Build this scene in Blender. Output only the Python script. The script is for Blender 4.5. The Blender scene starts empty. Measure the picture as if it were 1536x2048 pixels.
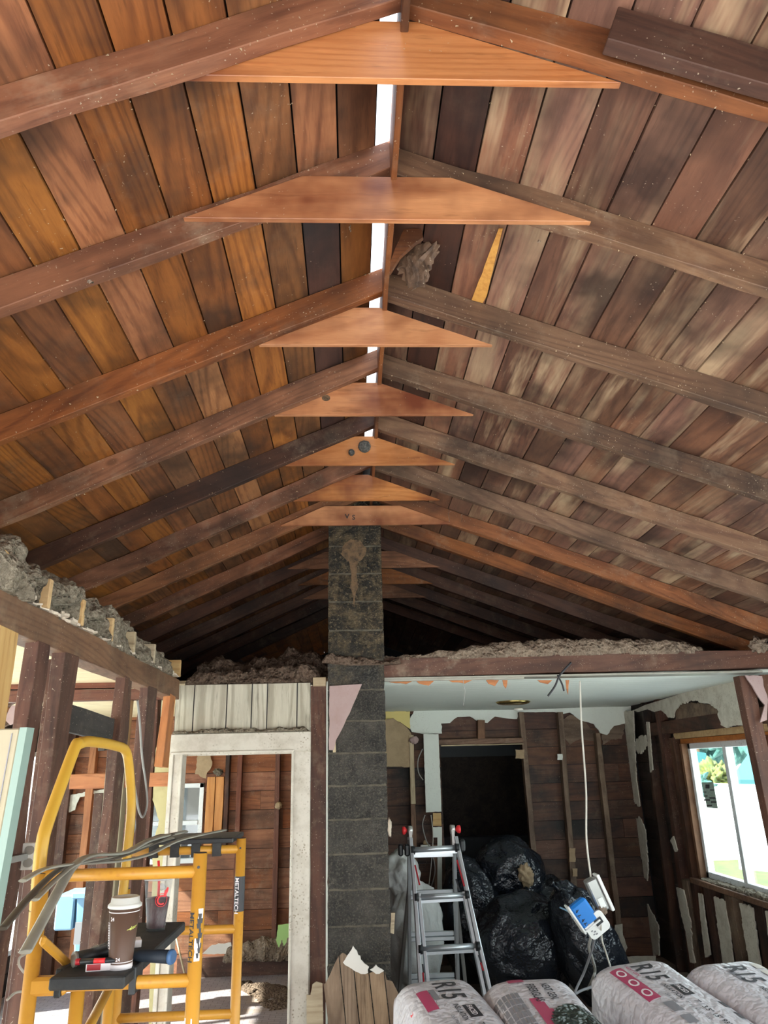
import bpy, bmesh, math, random
from mathutils import Vector, Matrix, noise
from math import sin, cos, pi, radians as R

random.seed(7)
S = bpy.context.scene
COL = S.collection

# ------------------------------------------------------------------ camera
F = 1479.0
_c = (768.0, 1024.0)
YD = Vector((705 - _c[0], -(1535 - _c[1]), -F)).normalized()
_ux = 662 - _c[0]
ZD = Vector((_ux, -(_ux * YD.x - F * YD.z) / YD.y, -F)).normalized()
XD = YD.cross(ZD)
M = Matrix((XD, YD, ZD))                    # camera space -> world
CAM = Vector((0, 0, 1.92))
cd = bpy.data.cameras.new('camera'); cam = bpy.data.objects.new('camera', cd); COL.objects.link(cam)
cam.matrix_world = Matrix.Translation(CAM) @ M.to_4x4()
cd.sensor_fit = 'VERTICAL'; cd.sensor_height = 36.0; cd.lens = 36.0 * F / 2048.0
cd.clip_start = 0.05; cd.clip_end = 300
S.camera = cam

# ------------------------------------------------------------------ world, sun, exposure
W = bpy.data.worlds.new('world'); S.world = W; W.use_nodes = True
wn = W.node_tree.nodes; wl = W.node_tree.links; wn.clear()
bg = wn.new('ShaderNodeBackground'); wo = wn.new('ShaderNodeOutputWorld')
tc = wn.new('ShaderNodeTexCoord'); sx = wn.new('ShaderNodeSeparateXYZ'); cr = wn.new('ShaderNodeValToRGB')
wl.new(tc.outputs['Generated'], sx.inputs[0]); wl.new(sx.outputs['Z'], cr.inputs[0])
cr.color_ramp.elements[0].position = 0.0; cr.color_ramp.elements[0].color = (0.55, 0.53, 0.46, 1)
cr.color_ramp.elements[1].position = 0.9; cr.color_ramp.elements[1].color = (0.78, 0.88, 1.0, 1)
e = cr.color_ramp.elements.new(0.03); e.color = (0.95, 0.98, 1.0, 1)
wl.new(cr.outputs[0], bg.inputs[0]); wl.new(bg.outputs[0], wo.inputs[0])
bg.inputs[1].default_value = 1.5
sd = bpy.data.lights.new('sun', 'SUN'); sd.energy = 7.0; sd.angle = R(1.0); sd.color = (1.0, 0.95, 0.86)
sun = bpy.data.objects.new('sun', sd); COL.objects.link(sun)
sun.rotation_euler = Vector((-0.80, -0.25, 0.72)).to_track_quat('Z', 'Y').to_euler()
S.view_settings.view_transform = 'Standard'; S.view_settings.look = 'None'
S.view_settings.gamma = 1.0; S.view_settings.use_curve_mapping = False
S.view_settings.exposure = 1.95
S.cycles.use_denoising = True
S.cycles.max_bounces = 8; S.cycles.diffuse_bounces = 6; S.cycles.glossy_bounces = 3
S.cycles.transparent_max_bounces = 8; S.cycles.sample_clamp_indirect = 6.0

# ------------------------------------------------------------------ surveying helpers: a point of the photo on a real plane
def ray(px, py):
    return (M @ Vector((px - _c[0], -(py - _c[1]), -F))).normalized()
def YP(px, py, y): r = ray(px, py); return CAM + r * ((y - CAM.y) / r.y)
def XP(px, py, x): r = ray(px, py); return CAM + r * ((x - CAM.x) / r.x)
def ZP(px, py, z): r = ray(px, py); return CAM + r * ((z - CAM.z) / r.z)

# ------------------------------------------------------------------ materials
MATS = {}
class NT:
    def __init__(s, name, rough=0.7, spec=0.4, metal=0.0):
        s.m = bpy.data.materials.new(name); s.m.use_nodes = True
        s.n = s.m.node_tree.nodes; s.l = s.m.node_tree.links
        s.b = s.n['Principled BSDF']
        s.b.inputs['Roughness'].default_value = rough
        s.b.inputs['Specular IOR Level'].default_value = spec
        s.b.inputs['Metallic'].default_value = metal
    def N(s, t, **k):
        n = s.n.new(t)
        for a, v in k.items(): setattr(n, a, v)
        return n
    def put(s, v, sock):
        if hasattr(v, 'default_value') or isinstance(v, bpy.types.NodeSocket): s.l.new(v, sock)
        else:
            if isinstance(v, (tuple, list)) and len(v) == 3 and len(sock.default_value) == 4: v = (*v, 1)
            sock.default_value = v
    def math(s, op, a, b=None, c=None, clamp=False):
        n = s.N('ShaderNodeMath', operation=op, use_clamp=clamp)
        s.put(a, n.inputs[0])
        if b is not None: s.put(b, n.inputs[1])
        if c is not None: s.put(c, n.inputs[2])
        return n.outputs[0]
    def mix(s, f, a, b, mode='MIX'):
        n = s.N('ShaderNodeMix', data_type='RGBA', blend_type=mode)
        s.put(f, n.inputs[0]); s.put(a, n.inputs[6]); s.put(b, n.inputs[7])
        return n.outputs[2]
    def noise(s, vec, scale, detail=3, rough=0.55):
        n = s.N('ShaderNodeTexNoise'); n.inputs['Scale'].default_value = scale
        n.inputs['Detail'].default_value = detail; n.inputs['Roughness'].default_value = rough
        s.l.new(vec, n.inputs['Vector']); return n.outputs['Fac']
    def voro(s, vec, scale, out='Distance'):
        n = s.N('ShaderNodeTexVoronoi'); n.inputs['Scale'].default_value = scale
        s.l.new(vec, n.inputs['Vector']); return n.outputs[out]
    def ramp(s, v, a, b, o0=0.0, o1=1.0):
        n = s.N('ShaderNodeMapRange'); n.clamp = True
        s.put(v, n.inputs[0]); n.inputs[1].default_value = a; n.inputs[2].default_value = b
        n.inputs[3].default_value = o0; n.inputs[4].default_value = o1
        return n.outputs[0]
    def coord(s, axis='X', stretch=1.0, seed=True):
        t = s.N('ShaderNodeTexCoord'); v = t.outputs['Object']
        if axis != 'X':
            sp = s.N('ShaderNodeSeparateXYZ'); cb = s.N('ShaderNodeCombineXYZ'); s.l.new(v, sp.inputs[0])
            o = {'Y': 'YXZ', 'Z': 'ZXY'}[axis]
            for i, ch in enumerate(o): s.l.new(sp.outputs['XYZ'.index(ch)], cb.inputs[i])
            v = cb.outputs[0]
        if seed:
            oi = s.N('ShaderNodeObjectInfo'); at = s.N('ShaderNodeAttribute', attribute_name='rnd')
            q = s.math('ADD', s.math('MULTIPLY', oi.outputs['Random'], 37.0), s.math('MULTIPLY', at.outputs['Fac'], 91.0))
            va = s.N('ShaderNodeVectorMath', operation='ADD'); cb = s.N('ShaderNodeCombineXYZ')
            s.l.new(q, cb.inputs[0]); s.l.new(s.math('MULTIPLY', q, 0.37), cb.inputs[1]); s.l.new(q, cb.inputs[2])
            s.l.new(v, va.inputs[0]); s.l.new(cb.outputs[0], va.inputs[1]); v = va.outputs[0]
            s.q = q
        if stretch != 1.0:
            mp = s.N('ShaderNodeMapping'); mp.inputs['Scale'].default_value = (1.0 / stretch, 1, 1)
            s.l.new(v, mp.inputs[0]); return mp.outputs[0], v
        return v, v
    def bump(s, h, strength=0.3, dist=0.01):
        n = s.N('ShaderNodeBump'); n.inputs['Strength'].default_value = strength; n.inputs['Distance'].default_value = dist
        s.l.new(h, n.inputs['Height']); s.l.new(n.outputs[0], s.b.inputs['Normal'])
    def color(s, c): s.put(c, s.b.inputs['Base Color'])

def wood(name, c1, c2, axis='X', stain=(0.02, 0.012, 0.01), st=0.5, lint=0.5, rough=0.62, bleach=None, bl=0.0, vary=0.5, knots=True, bands=0.5, spec=0.35):
    t = NT(name, rough, spec)
    vs, v = t.coord(axis, 9.0)
    n1 = t.noise(vs, 14, 5, 0.62); fine = t.noise(vs, 95, 3, 0.7)
    low = t.noise(vs, 3.2, 1, 0.4)
    b = t.math('SINE', t.math('MULTIPLY', t.math('ADD', low, t.math('MULTIPLY', n1, 0.04)), 130.0))
    b = t.math('SUBTRACT', 1.0, t.ramp(b, 0.0, 1.0))
    f = t.math('ADD', t.math('MULTIPLY', t.ramp(n1, 0.36, 0.64), 0.45), t.math('MULTIPLY', t.math('SUBTRACT', 1.0, b), bands * 0.75))
    f = t.math('ADD', f, t.math('MULTIPLY', t.ramp(fine, 0.45, 0.75), 0.25), clamp=True)
    col = t.mix(f, c1, c2)
    stv = t.noise(vs, 26, 4, 0.75)
    col = t.mix(t.math('MULTIPLY', t.ramp(stv, 0.58, 0.72), 0.6), col, tuple(x * 0.45 for x in c2))
    col = t.mix(t.math('MULTIPLY', t.ramp(stv, 0.42, 0.28), 0.35), col, tuple(min(1, x * 1.45) for x in c1))
    # piece to piece variation
    wn_ = t.N('ShaderNodeTexWhiteNoise', noise_dimensions='1D'); t.l.new(t.q, wn_.inputs['W'])
    vv = t.ramp(wn_.outputs['Value'], 0, 1, 1 - vary * 0.36, 1 + vary * 0.24)
    hs = t.N('ShaderNodeHueSaturation'); t.l.new(col, hs.inputs['Color']); t.l.new(vv, hs.inputs['Value'])
    sp = t.N('ShaderNodeSeparateColor'); t.l.new(wn_.outputs['Color'], sp.inputs[0])
    t.l.new(t.ramp(sp.outputs[1], 0, 1, 0.5 - 0.005 * vary, 0.5 + 0.005 * vary), hs.inputs['Hue'])
    t.l.new(t.ramp(sp.outputs[2], 0, 1, 0.9, 1.1), hs.inputs['Saturation'])
    col = hs.outputs[0]
    if bleach:
        vb = t.noise(vs, 9, 4, 0.7); vm = t.noise(v, 1.3, 2, 0.5)
        col = t.mix(t.math('MULTIPLY', t.math('MULTIPLY', t.ramp(vb, 0.47, 0.64), t.ramp(vm, 0.38, 0.58)), bl), col, bleach)
    s1 = t.noise(v, 2.1, 4, 0.6); s2 = t.noise(vs, 5, 3, 0.6)
    sm = t.math('MULTIPLY', t.ramp(t.math('ADD', t.math('MULTIPLY', s1, 0.65), t.math('MULTIPLY', s2, 0.35)), 0.455, 0.62), st)
    col = t.mix(sm, col, stain)
    if knots:
        mk = t.N('ShaderNodeMapping'); mk.inputs['Scale'].default_value = (0.55, 1, 1); t.l.new(v, mk.inputs[0])
        kd = t.voro(mk.outputs[0], 2.6)
        km = t.math('SUBTRACT', 1.0, t.ramp(kd, 0.03, 0.055))
        col = t.mix(t.math('MULTIPLY', km, 0.75), col, tuple(x * 0.35 for x in c2))
        kr = t.math('MULTIPLY', t.math('SUBTRACT', 1.0, t.ramp(kd, 0.05, 0.12)), 0.35)
        col = t.mix(kr, col, tuple(x * 0.8 for x in c1))
    if lint > 0:
        nz_ = t.N('ShaderNodeTexNoise'); nz_.inputs['Scale'].default_value = 60; t.l.new(v, nz_.inputs['Vector'])
        dv = t.N('ShaderNodeVectorMath', operation='MULTIPLY_ADD'); t.l.new(nz_.outputs['Color'], dv.inputs[0]); dv.inputs[1].default_value = (0.02, 0.02, 0.02); t.l.new(v, dv.inputs[2])
        ld = t.voro(dv.outputs[0], 62); lm = t.noise(v, 5.5, 4, 0.65)
        lm = t.math('MULTIPLY', t.math('SUBTRACT', 1.0, t.ramp(ld, 0.07, 0.15)), t.ramp(lm, 0.60 - 0.10 * lint, 0.66 - 0.10 * lint))
        col = t.mix(t.math('MULTIPLY', lm, 0.75), col, (0.50, 0.43, 0.32))
        # dusty bloom along the fibres
        col = t.mix(t.math('MULTIPLY', t.math('MULTIPLY', t.ramp(t.noise(v, 9, 4, 0.7), 0.5, 0.75), t.ramp(t.noise(v, 1.7, 2, 0.5), 0.45, 0.65)), 0.22 * lint), col, (0.42, 0.34, 0.24))
    t.color(col)
    t.bump(t.math('ADD', n1, t.math('MULTIPLY', fine, 0.5)), 0.25, 0.004)
    MATS[name] = t.m; return t.m

def plain(name, c, rough=0.6, metal=0.0, spec=0.4, dirt=0.0, dirtc=(0.08, 0.06, 0.045), dscale=6, bump=0.0, bscale=60, spots=0.0):
    t = NT(name, rough, spec, metal); _, v = t.coord('X')
    col = t.mix(1.0, c, c)
    if dirt:
        n = t.noise(v, dscale, 5, 0.7); col = t.mix(t.math('MULTIPLY', t.ramp(n, 0.45, 0.72), dirt), c, dirtc)
    if spots:
        d = t.voro(v, 52); mn = t.noise(v, 2.6, 4, 0.65)
        k = t.math('MULTIPLY', t.math('SUBTRACT', 1.0, t.ramp(d, 0.16, 0.34)), t.ramp(mn, 0.46, 0.6))
        col = t.mix(t.math('MULTIPLY', k, spots), col, dirtc)
    t.color(col)
    if bump: t.bump(t.noise(v, bscale, 4, 0.6), bump, 0.01)
    MATS[name] = t.m; return t.m

wood('roof_board_warm', (0.31, 0.125, 0.046), (0.125, 0.045, 0.018), 'Y', st=0.85, lint=0.45, vary=1.0, bands=0.6, stain=(0.03, 0.016, 0.010))
wood('roof_board_sooty', (0.085, 0.036, 0.025), (0.028, 0.014, 0.012), 'Y', st=0.9, lint=0.4, vary=0.6, rough=0.45, spec=0.5, stain=(0.010, 0.008, 0.009))
wood('roof_board_grey', (0.225, 0.108, 0.066), (0.10, 0.046, 0.032), 'Y', st=0.85, lint=0.45, vary=1.0, bleach=(0.44, 0.31, 0.19), bl=1.0, rough=0.45, spec=0.5, stain=(0.025, 0.014, 0.012))
wood('rafter_wood', (0.30, 0.120, 0.052), (0.13, 0.046, 0.022), 'X', st=0.8, lint=1.5, vary=0.6, stain=(0.035, 0.018, 0.012))
wood('rafter_weathered', (0.235, 0.135, 0.078), (0.105, 0.052, 0.034), 'X', st=0.8, lint=1.5, vary=0.6, stain=(0.03, 0.02, 0.016))
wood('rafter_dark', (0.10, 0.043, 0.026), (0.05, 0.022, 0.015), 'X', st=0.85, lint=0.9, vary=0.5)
wood('gusset_pine', (0.57, 0.262, 0.115), (0.38, 0.140, 0.055), 'X', st=1.0, lint=0.3, vary=0.3, stain=(0.15, 0.04, 0.018), knots=False, rough=0.42, spec=0.5)
wood('new_pine', (0.62, 0.42, 0.20), (0.46, 0.27, 0.11), 'X', st=0.1, lint=0.2, vary=0.2, rough=0.6)
wood('orange_pine', (0.52, 0.20, 0.065), (0.34, 0.11, 0.035), 'X', st=0.25, lint=0.3, vary=0.3)
wood('orange_pine_light', (0.70, 0.34, 0.13), (0.50, 0.20, 0.07), 'X', st=0.2, lint=0.4, vary=0.2)
wood('stud_old', (0.14, 0.062, 0.040), (0.065, 0.028, 0.020), 'X', st=0.6, lint=1.9, vary=0.5)
wood('stud_grey', (0.24, 0.17, 0.12), (0.12, 0.075, 0.05), 'X', st=0.6, lint=1.9, vary=0.4)
wood('plate_wood', (0.26, 0.14, 0.08), (0.14, 0.065, 0.035), 'X', st=0.5, lint=1.3, vary=0.3)
wood('red_plate', (0.21, 0.068, 0.036), (0.12, 0.036, 0.02), 'X', st=0.4, lint=1.1, vary=0.3)
wood('sheathing_warm', (0.36, 0.138, 0.060), (0.18, 0.062, 0.028), 'X', st=0.6, lint=1.4, vary=0.6)
wood('sheathing_dark', (0.135, 0.062, 0.038), (0.06, 0.028, 0.02), 'X', st=1.0, lint=0.7, vary=1.0, stain=(0.014, 0.012, 0.011))
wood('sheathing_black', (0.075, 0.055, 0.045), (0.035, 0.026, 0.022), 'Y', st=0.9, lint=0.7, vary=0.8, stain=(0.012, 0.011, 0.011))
wood('black_board', (0.055, 0.05, 0.048), (0.03, 0.027, 0.026), 'X', st=0.4, lint=1.2, vary=0.1, knots=False)
wood('panelling_white', (0.60, 0.56, 0.45), (0.38, 0.34, 0.26), 'Z', st=0.2, lint=0.0, vary=0.15, stain=(0.25, 0.2, 0.14), knots=False, bands=0.9)
wood('panelling_brown', (0.38, 0.27, 0.18), (0.19, 0.125, 0.08), 'Z', st=0.5, lint=0.2, vary=0.2, stain=(0.10, 0.06, 0.035), bands=0.6, knots=False)
wood('lath', (0.55, 0.45, 0.30), (0.35, 0.26, 0.16), 'X', st=0.2, lint=0.2, vary=0.2, knots=False)
wood('rotten', (0.20, 0.12, 0.07), (0.05, 0.03, 0.02), 'X', st=0.6, lint=1.6, vary=0.1, knots=False)
plain('roofing_felt', (0.012, 0.011, 0.012), 0.9)
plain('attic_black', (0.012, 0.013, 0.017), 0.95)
plain('white_paint', (0.62, 0.575, 0.50), 0.5, dirt=0.5, dirtc=(0.30, 0.25, 0.18), dscale=7, spots=0.95)
plain('clean_white', (0.80, 0.80, 0.78), 0.35, dirt=0.15, dirtc=(0.4, 0.36, 0.3))
plain('vinyl_white', (0.78, 0.82, 0.84), 0.3, spots=0.5)
plain('drywall', (0.64, 0.61, 0.52), 0.9, dirt=0.55, dirtc=(0.30, 0.25, 0.18), dscale=9, bump=0.2, spots=0.6)
plain('drywall_pale', (0.74, 0.78, 0.72), 0.9, dirt=0.15, dirtc=(0.45, 0.43, 0.38), spots=0.3)
plain('drywall_yellow', (0.72, 0.60, 0.24), 0.9)
plain('drywall_olive', (0.52, 0.47, 0.25), 0.9, dirt=0.4, dirtc=(0.25, 0.19, 0.11))
plain('drywall_pink', (0.40, 0.29, 0.28), 0.9, dirt=0.5, dirtc=(0.32, 0.2, 0.18), spots=0.4)
plain('drywall_green', (0.42, 0.66, 0.24), 0.8)
plain('paper_brown', (0.42, 0.31, 0.19), 0.85, dirt=0.5, dirtc=(0.22, 0.15, 0.09), bump=0.6, bscale=25)
plain('ceiling_paint', (0.80, 0.85, 0.78), 0.7)
plain('ceiling_cream', (0.72, 0.60, 0.38), 0.85, dirt=0.35, dirtc=(0.4, 0.28, 0.16), bump=0.2)
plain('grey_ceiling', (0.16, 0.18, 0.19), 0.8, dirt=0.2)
def mk_block():
    t = NT('chimney_block', 0.95, 0.2); _, v = t.coord('X')
    a = t.noise(v, 5, 5, 0.7); g = t.noise(v, 85, 3, 0.7); s = t.voro(v, 95); l = t.noise(v, 2.3, 4, 0.6)
    c = t.mix(t.ramp(a, 0.35, 0.65), (0.030, 0.029, 0.028), (0.085, 0.078, 0.068))
    c = t.mix(t.math('MULTIPLY', t.ramp(g, 0.5, 0.7), 0.7), c, (0.15, 0.135, 0.11))
    c = t.mix(t.math('MULTIPLY', t.math('SUBTRACT', 1.0, t.ramp(s, 0.10, 0.22)), t.ramp(l, 0.5, 0.7)), c, (0.22, 0.19, 0.14))
    sz = t.N('ShaderNodeSeparateXYZ'); t.l.new(t.N('ShaderNodeTexCoord').outputs['Object'], sz.inputs[0])
    up = t.ramp(t.math('ADD', sz.outputs[2], t.math('MULTIPLY', a, 0.9)), 2.85, 3.2)
    mold = t.mix(t.ramp(t.noise(v, 11, 5, 0.75), 0.45, 0.62), (0.022, 0.020, 0.017), (0.115, 0.085, 0.05))
    mold = t.mix(t.math('MULTIPLY', t.ramp(t.noise(v, 60, 3, 0.7), 0.56, 0.66), 0.6), mold, (0.26, 0.20, 0.12))
    c = t.mix(t.math('MULTIPLY', up, 0.85), c, mold)
    t.color(c); t.bump(t.math('ADD', g, s), 1.0, 0.008); MATS['chimney_block'] = t.m
mk_block()
plain('mortar', (0.13, 0.115, 0.085), 0.95, dirt=1.0, dirtc=(0.045, 0.042, 0.037), dscale=14, bump=0.8, bscale=60)
plain('plaster_edge', (0.60, 0.52, 0.42), 0.9, dirt=0.5, dirtc=(0.3, 0.2, 0.14), dscale=20)
plain('rust_patch', (0.17, 0.105, 0.055), 0.8, dirt=1.0, dirtc=(0.04, 0.03, 0.022), dscale=30, bump=1.0)
plain('yellow_paint', (0.56, 0.275, 0.035), 0.38, dirt=0.35, dirtc=(0.45, 0.19, 0.03), dscale=9, spots=0.5)
plain('yellow_light', (0.62, 0.36, 0.045), 0.38, dirt=0.25, dirtc=(0.45, 0.22, 0.04), dscale=9)
plain('zinc', (0.6, 0.6, 0.58), 0.35, metal=0.8)
plain('black_plastic', (0.018, 0.02, 0.023), 0.42)
plain('black_matte', (0.02, 0.022, 0.024), 0.7, dirt=0.3, dirtc=(0.12, 0.11, 0.10), dscale=12)
plain('aluminium', (0.62, 0.66, 0.70), 0.36, metal=0.75, dirt=0.15, dirtc=(0.3, 0.3, 0.3))
plain('red_plastic', (0.75, 0.035, 0.04), 0.35)
plain('red_dark', (0.35, 0.012, 0.02), 0.4)
plain('pink_print', (0.45, 0.06, 0.14), 0.4)
plain('ink', (0.03, 0.03, 0.035), 0.5)
plain('ink_grey', (0.22, 0.22, 0.24), 0.5)
plain('print_light', (0.78, 0.74, 0.76), 0.5)
plain('cup_brown', (0.10, 0.055, 0.038), 0.5)
plain('cup_lid', (0.62, 0.63, 0.60), 0.4)
plain('cola', (0.05, 0.006, 0.012), 0.3, bump=0.3, bscale=70)
plain('gold_ink', (0.5, 0.55, 0.12), 0.5)
plain('blue_plastic', (0.02, 0.20, 0.62), 0.45)
plain('navy_grip', (0.012, 0.02, 0.032), 0.6)
plain('blue_cap', (0.05, 0.12, 0.26), 0.5)
plain('bin_blue', (0.18, 0.34, 0.50), 0.45, dirt=0.2, dirtc=(0.2, 0.3, 0.4))
plain('metal_grey', (0.35, 0.35, 0.34), 0.4, metal=0.7)
plain('brass', (0.55, 0.42, 0.16), 0.25, metal=0.95)
plain('ceramic', (0.75, 0.72, 0.66), 0.35)
plain('cable_white', (0.55, 0.52, 0.46), 0.55)
plain('cable_grey', (0.30, 0.29, 0.27), 0.55)
plain('trim_metal', (0.36, 0.35, 0.30), 0.4, metal=0.2, dirt=0.3, dirtc=(0.12, 0.1, 0.08), dscale=8)
plain('trim_dark', (0.09, 0.075, 0.06), 0.5, metal=0.1)
plain('sack_white', (0.55, 0.56, 0.55), 0.55, dirt=0.4, dirtc=(0.35, 0.34, 0.3), bump=0.8, bscale=14)
plain('osb_strip', (0.66, 0.34, 0.08), 0.8, dirt=0.7, dirtc=(0.40, 0.15, 0.03), dscale=35)
plain('stucco', (0.80, 0.80, 0.78), 0.9)
plain('teal_roof', (0.035, 0.12, 0.13), 0.7)
plain('teal_wall', (0.03, 0.13, 0.14), 0.7)
plain('nest_grey', (0.055, 0.055, 0.05), 0.9, dirt=0.8, dirtc=(0.26, 0.24, 0.21), dscale=70, bump=1.0, bscale=70)
plain('sticker_green', (0.42, 0.55, 0.48), 0.6, dirt=0.6, dirtc=(0.12, 0.16, 0.14), dscale=40)
plain('door_mint', (0.22, 0.31, 0.27), 0.5)
plain('door_cream', (0.33, 0.295, 0.20), 0.6, dirt=0.2, dirtc=(0.5, 0.42, 0.3))
plain('outlet_white', (0.72, 0.72, 0.70), 0.4)
plain('bark', (0.12, 0.08, 0.05), 0.9)

def mk_glass():
    m = bpy.data.materials.new('glass'); m.use_nodes = True; n = m.node_tree.nodes; l = m.node_tree.links; n.clear()
    o = n.new('ShaderNodeOutputMaterial'); mx = n.new('ShaderNodeMixShader'); t = n.new('ShaderNodeBsdfTransparent'); g = n.new('ShaderNodeBsdfGlossy')
    t.inputs[0].default_value = (0.93, 0.98, 0.97, 1); g.inputs['Roughness'].default_value = 0.03
    mx.inputs[0].default_value = 0.06; l.new(t.outputs[0], mx.inputs[1]); l.new(g.outputs[0], mx.inputs[2]); l.new(mx.outputs[0], o.inputs[0])
    MATS['glass'] = m
mk_glass()
def mk_clearcup():
    m = bpy.data.materials.new('clear_cup'); m.use_nodes = True; n = m.node_tree.nodes; l = m.node_tree.links; n.clear()
    o = n.new('ShaderNodeOutputMaterial'); mx = n.new('ShaderNodeMixShader'); t = n.new('ShaderNodeBsdfTransparent'); g = n.new('ShaderNodeBsdfPrincipled')
    g.inputs['Base Color'].default_value = (0.35, 0.37, 0.38, 1); g.inputs['Roughness'].default_value = 0.15
    mx.inputs[0].default_value = 0.2; l.new(t.outputs[0], mx.inputs[1]); l.new(g.outputs[0], mx.inputs[2]); l.new(mx.outputs[0], o.inputs[0])
    MATS['clear_cup'] = m
mk_clearcup()
def mk_lid():
    m = MATS['clear_cup'].copy(); m.name = 'clear_lid'; m.node_tree.nodes['Mix Shader'].inputs[0].default_value = 0.4
    m.node_tree.nodes['Principled BSDF'].inputs['Base Color'].default_value = (0.7, 0.73, 0.75, 1); MATS['clear_lid'] = m
mk_lid()
def mk_fluff(name, a, b):
    t = NT(name, 1.0, 0.05); _, v = t.coord('X')
    n = t.noise(v, 16, 6, 0.75); n2 = t.noise(v, 70, 3, 0.7); w = t.voro(v, 42)
    f = t.math('ADD', t.math('MULTIPLY', t.ramp(n, 0.35, 0.68), 0.6), t.math('MULTIPLY', t.ramp(w, 0.1, 0.5), 0.4))
    c = t.mix(f, b, a); c = t.mix(t.math('MULTIPLY', t.ramp(n2, 0.55, 0.7), 0.5), c, tuple(min(1, x * 1.7) for x in a)); t.color(c)
    t.bump(t.math('ADD', t.math('MULTIPLY', n2, 1.0), t.math('MULTIPLY', w, 1.2)), 1.0, 0.02)
    MATS[name] = t.m
mk_fluff('cellulose_grey', (0.34, 0.29, 0.22), (0.11, 0.09, 0.068))
mk_fluff('cellulose_brown', (0.22, 0.155, 0.115), (0.06, 0.042, 0.033))
mk_fluff('cellulose_pale', (0.36, 0.28, 0.21), (0.15, 0.11, 0.085))
def mk_sheet(name, c, rough, wr):
    t = NT(name, rough, 0.5); _, v = t.coord('X')
    n = t.noise(v, 5, 4, 0.6); w = t.noise(v, 14, 2, 0.5)
    r = t.math('ABSOLUTE', t.math('SUBTRACT', w, 0.5)); r2 = t.math('ABSOLUTE', t.math('SUBTRACT', n, 0.5))
    t.bump(t.math('ADD', t.ramp(r, 0, 0.1), t.math('MULTIPLY', t.ramp(r2, 0, 0.12), 2.0)), wr, 0.02)
    t.color(c); MATS[name] = t.m; return t
mk_sheet('trash_plastic', (0.010, 0.013, 0.019), 0.24, 0.22)
bt = mk_sheet('bag_plastic', (0.57, 0.55, 0.58), 0.33, 0.2)
mk_sheet('photo_print', (0.035, 0.055, 0.045), 0.3, 0.9)
def mk_floor(name, c1, c2, pl, planks=False):
    t = NT(name, 0.45 if planks else 0.75, 0.45); v = t.N('ShaderNodeTexCoord').outputs['Object']
    if planks:
        br = t.N('ShaderNodeTexBrick'); t.l.new(v, br.inputs['Vector']); br.inputs['Scale'].default_value = 5
        br.inputs['Color1'].default_value = (*c1, 1); br.inputs['Color2'].default_value = (*c2, 1); br.inputs['Mortar'].default_value = (0.12, 0.10, 0.10, 1)
        br.inputs['Mortar Size'].default_value = 0.012; col = br.outputs['Color']
    else: col = t.mix(t.ramp(t.noise(v, 2.5, 5, 0.65), 0.35, 0.65), c1, c2)
    n = t.noise(v, 1.8, 6, 0.7); col = t.mix(t.ramp(n, 0.5, 0.7), col, pl)
    d = t.voro(v, 28); mn = t.noise(v, 1.5, 3, 0.6)
    col = t.mix(t.math('MULTIPLY', t.math('SUBTRACT', 1.0, t.ramp(d, 0.1, 0.2)), t.ramp(mn, 0.45, 0.6)), col, (0.10, 0.07, 0.05)); t.color(col)
    MATS[name] = t.m
mk_floor('floor_subfloor', (0.30, 0.24, 0.19), (0.17, 0.125, 0.095), (0.36, 0.31, 0.26))
mk_floor('floor_vinyl', (0.36, 0.31, 0.33), (0.29, 0.25, 0.27), (0.34, 0.25, 0.18), True)
mk_floor('gravel', (0.75, 0.75, 0.73), (0.55, 0.55, 0.55), (0.8, 0.8, 0.78))
mk_floor('lawn', (0.045, 0.11, 0.015), (0.075, 0.14, 0.02), (0.09, 0.13, 0.025))
def mk_leaf(name, a, b):
    t = NT(name, 0.7); _, v = t.coord('X'); t.color(t.mix(t.ramp(t.noise(v, 6, 4, 0.7), 0.35, 0.65), a, b)); MATS[name] = t.m
mk_leaf('leaf_green', (0.02, 0.075, 0.07), (0.05, 0.13, 0.11)); mk_leaf('leaf_yellow', (0.14, 0.14, 0.03), (0.07, 0.11, 0.045))

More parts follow.
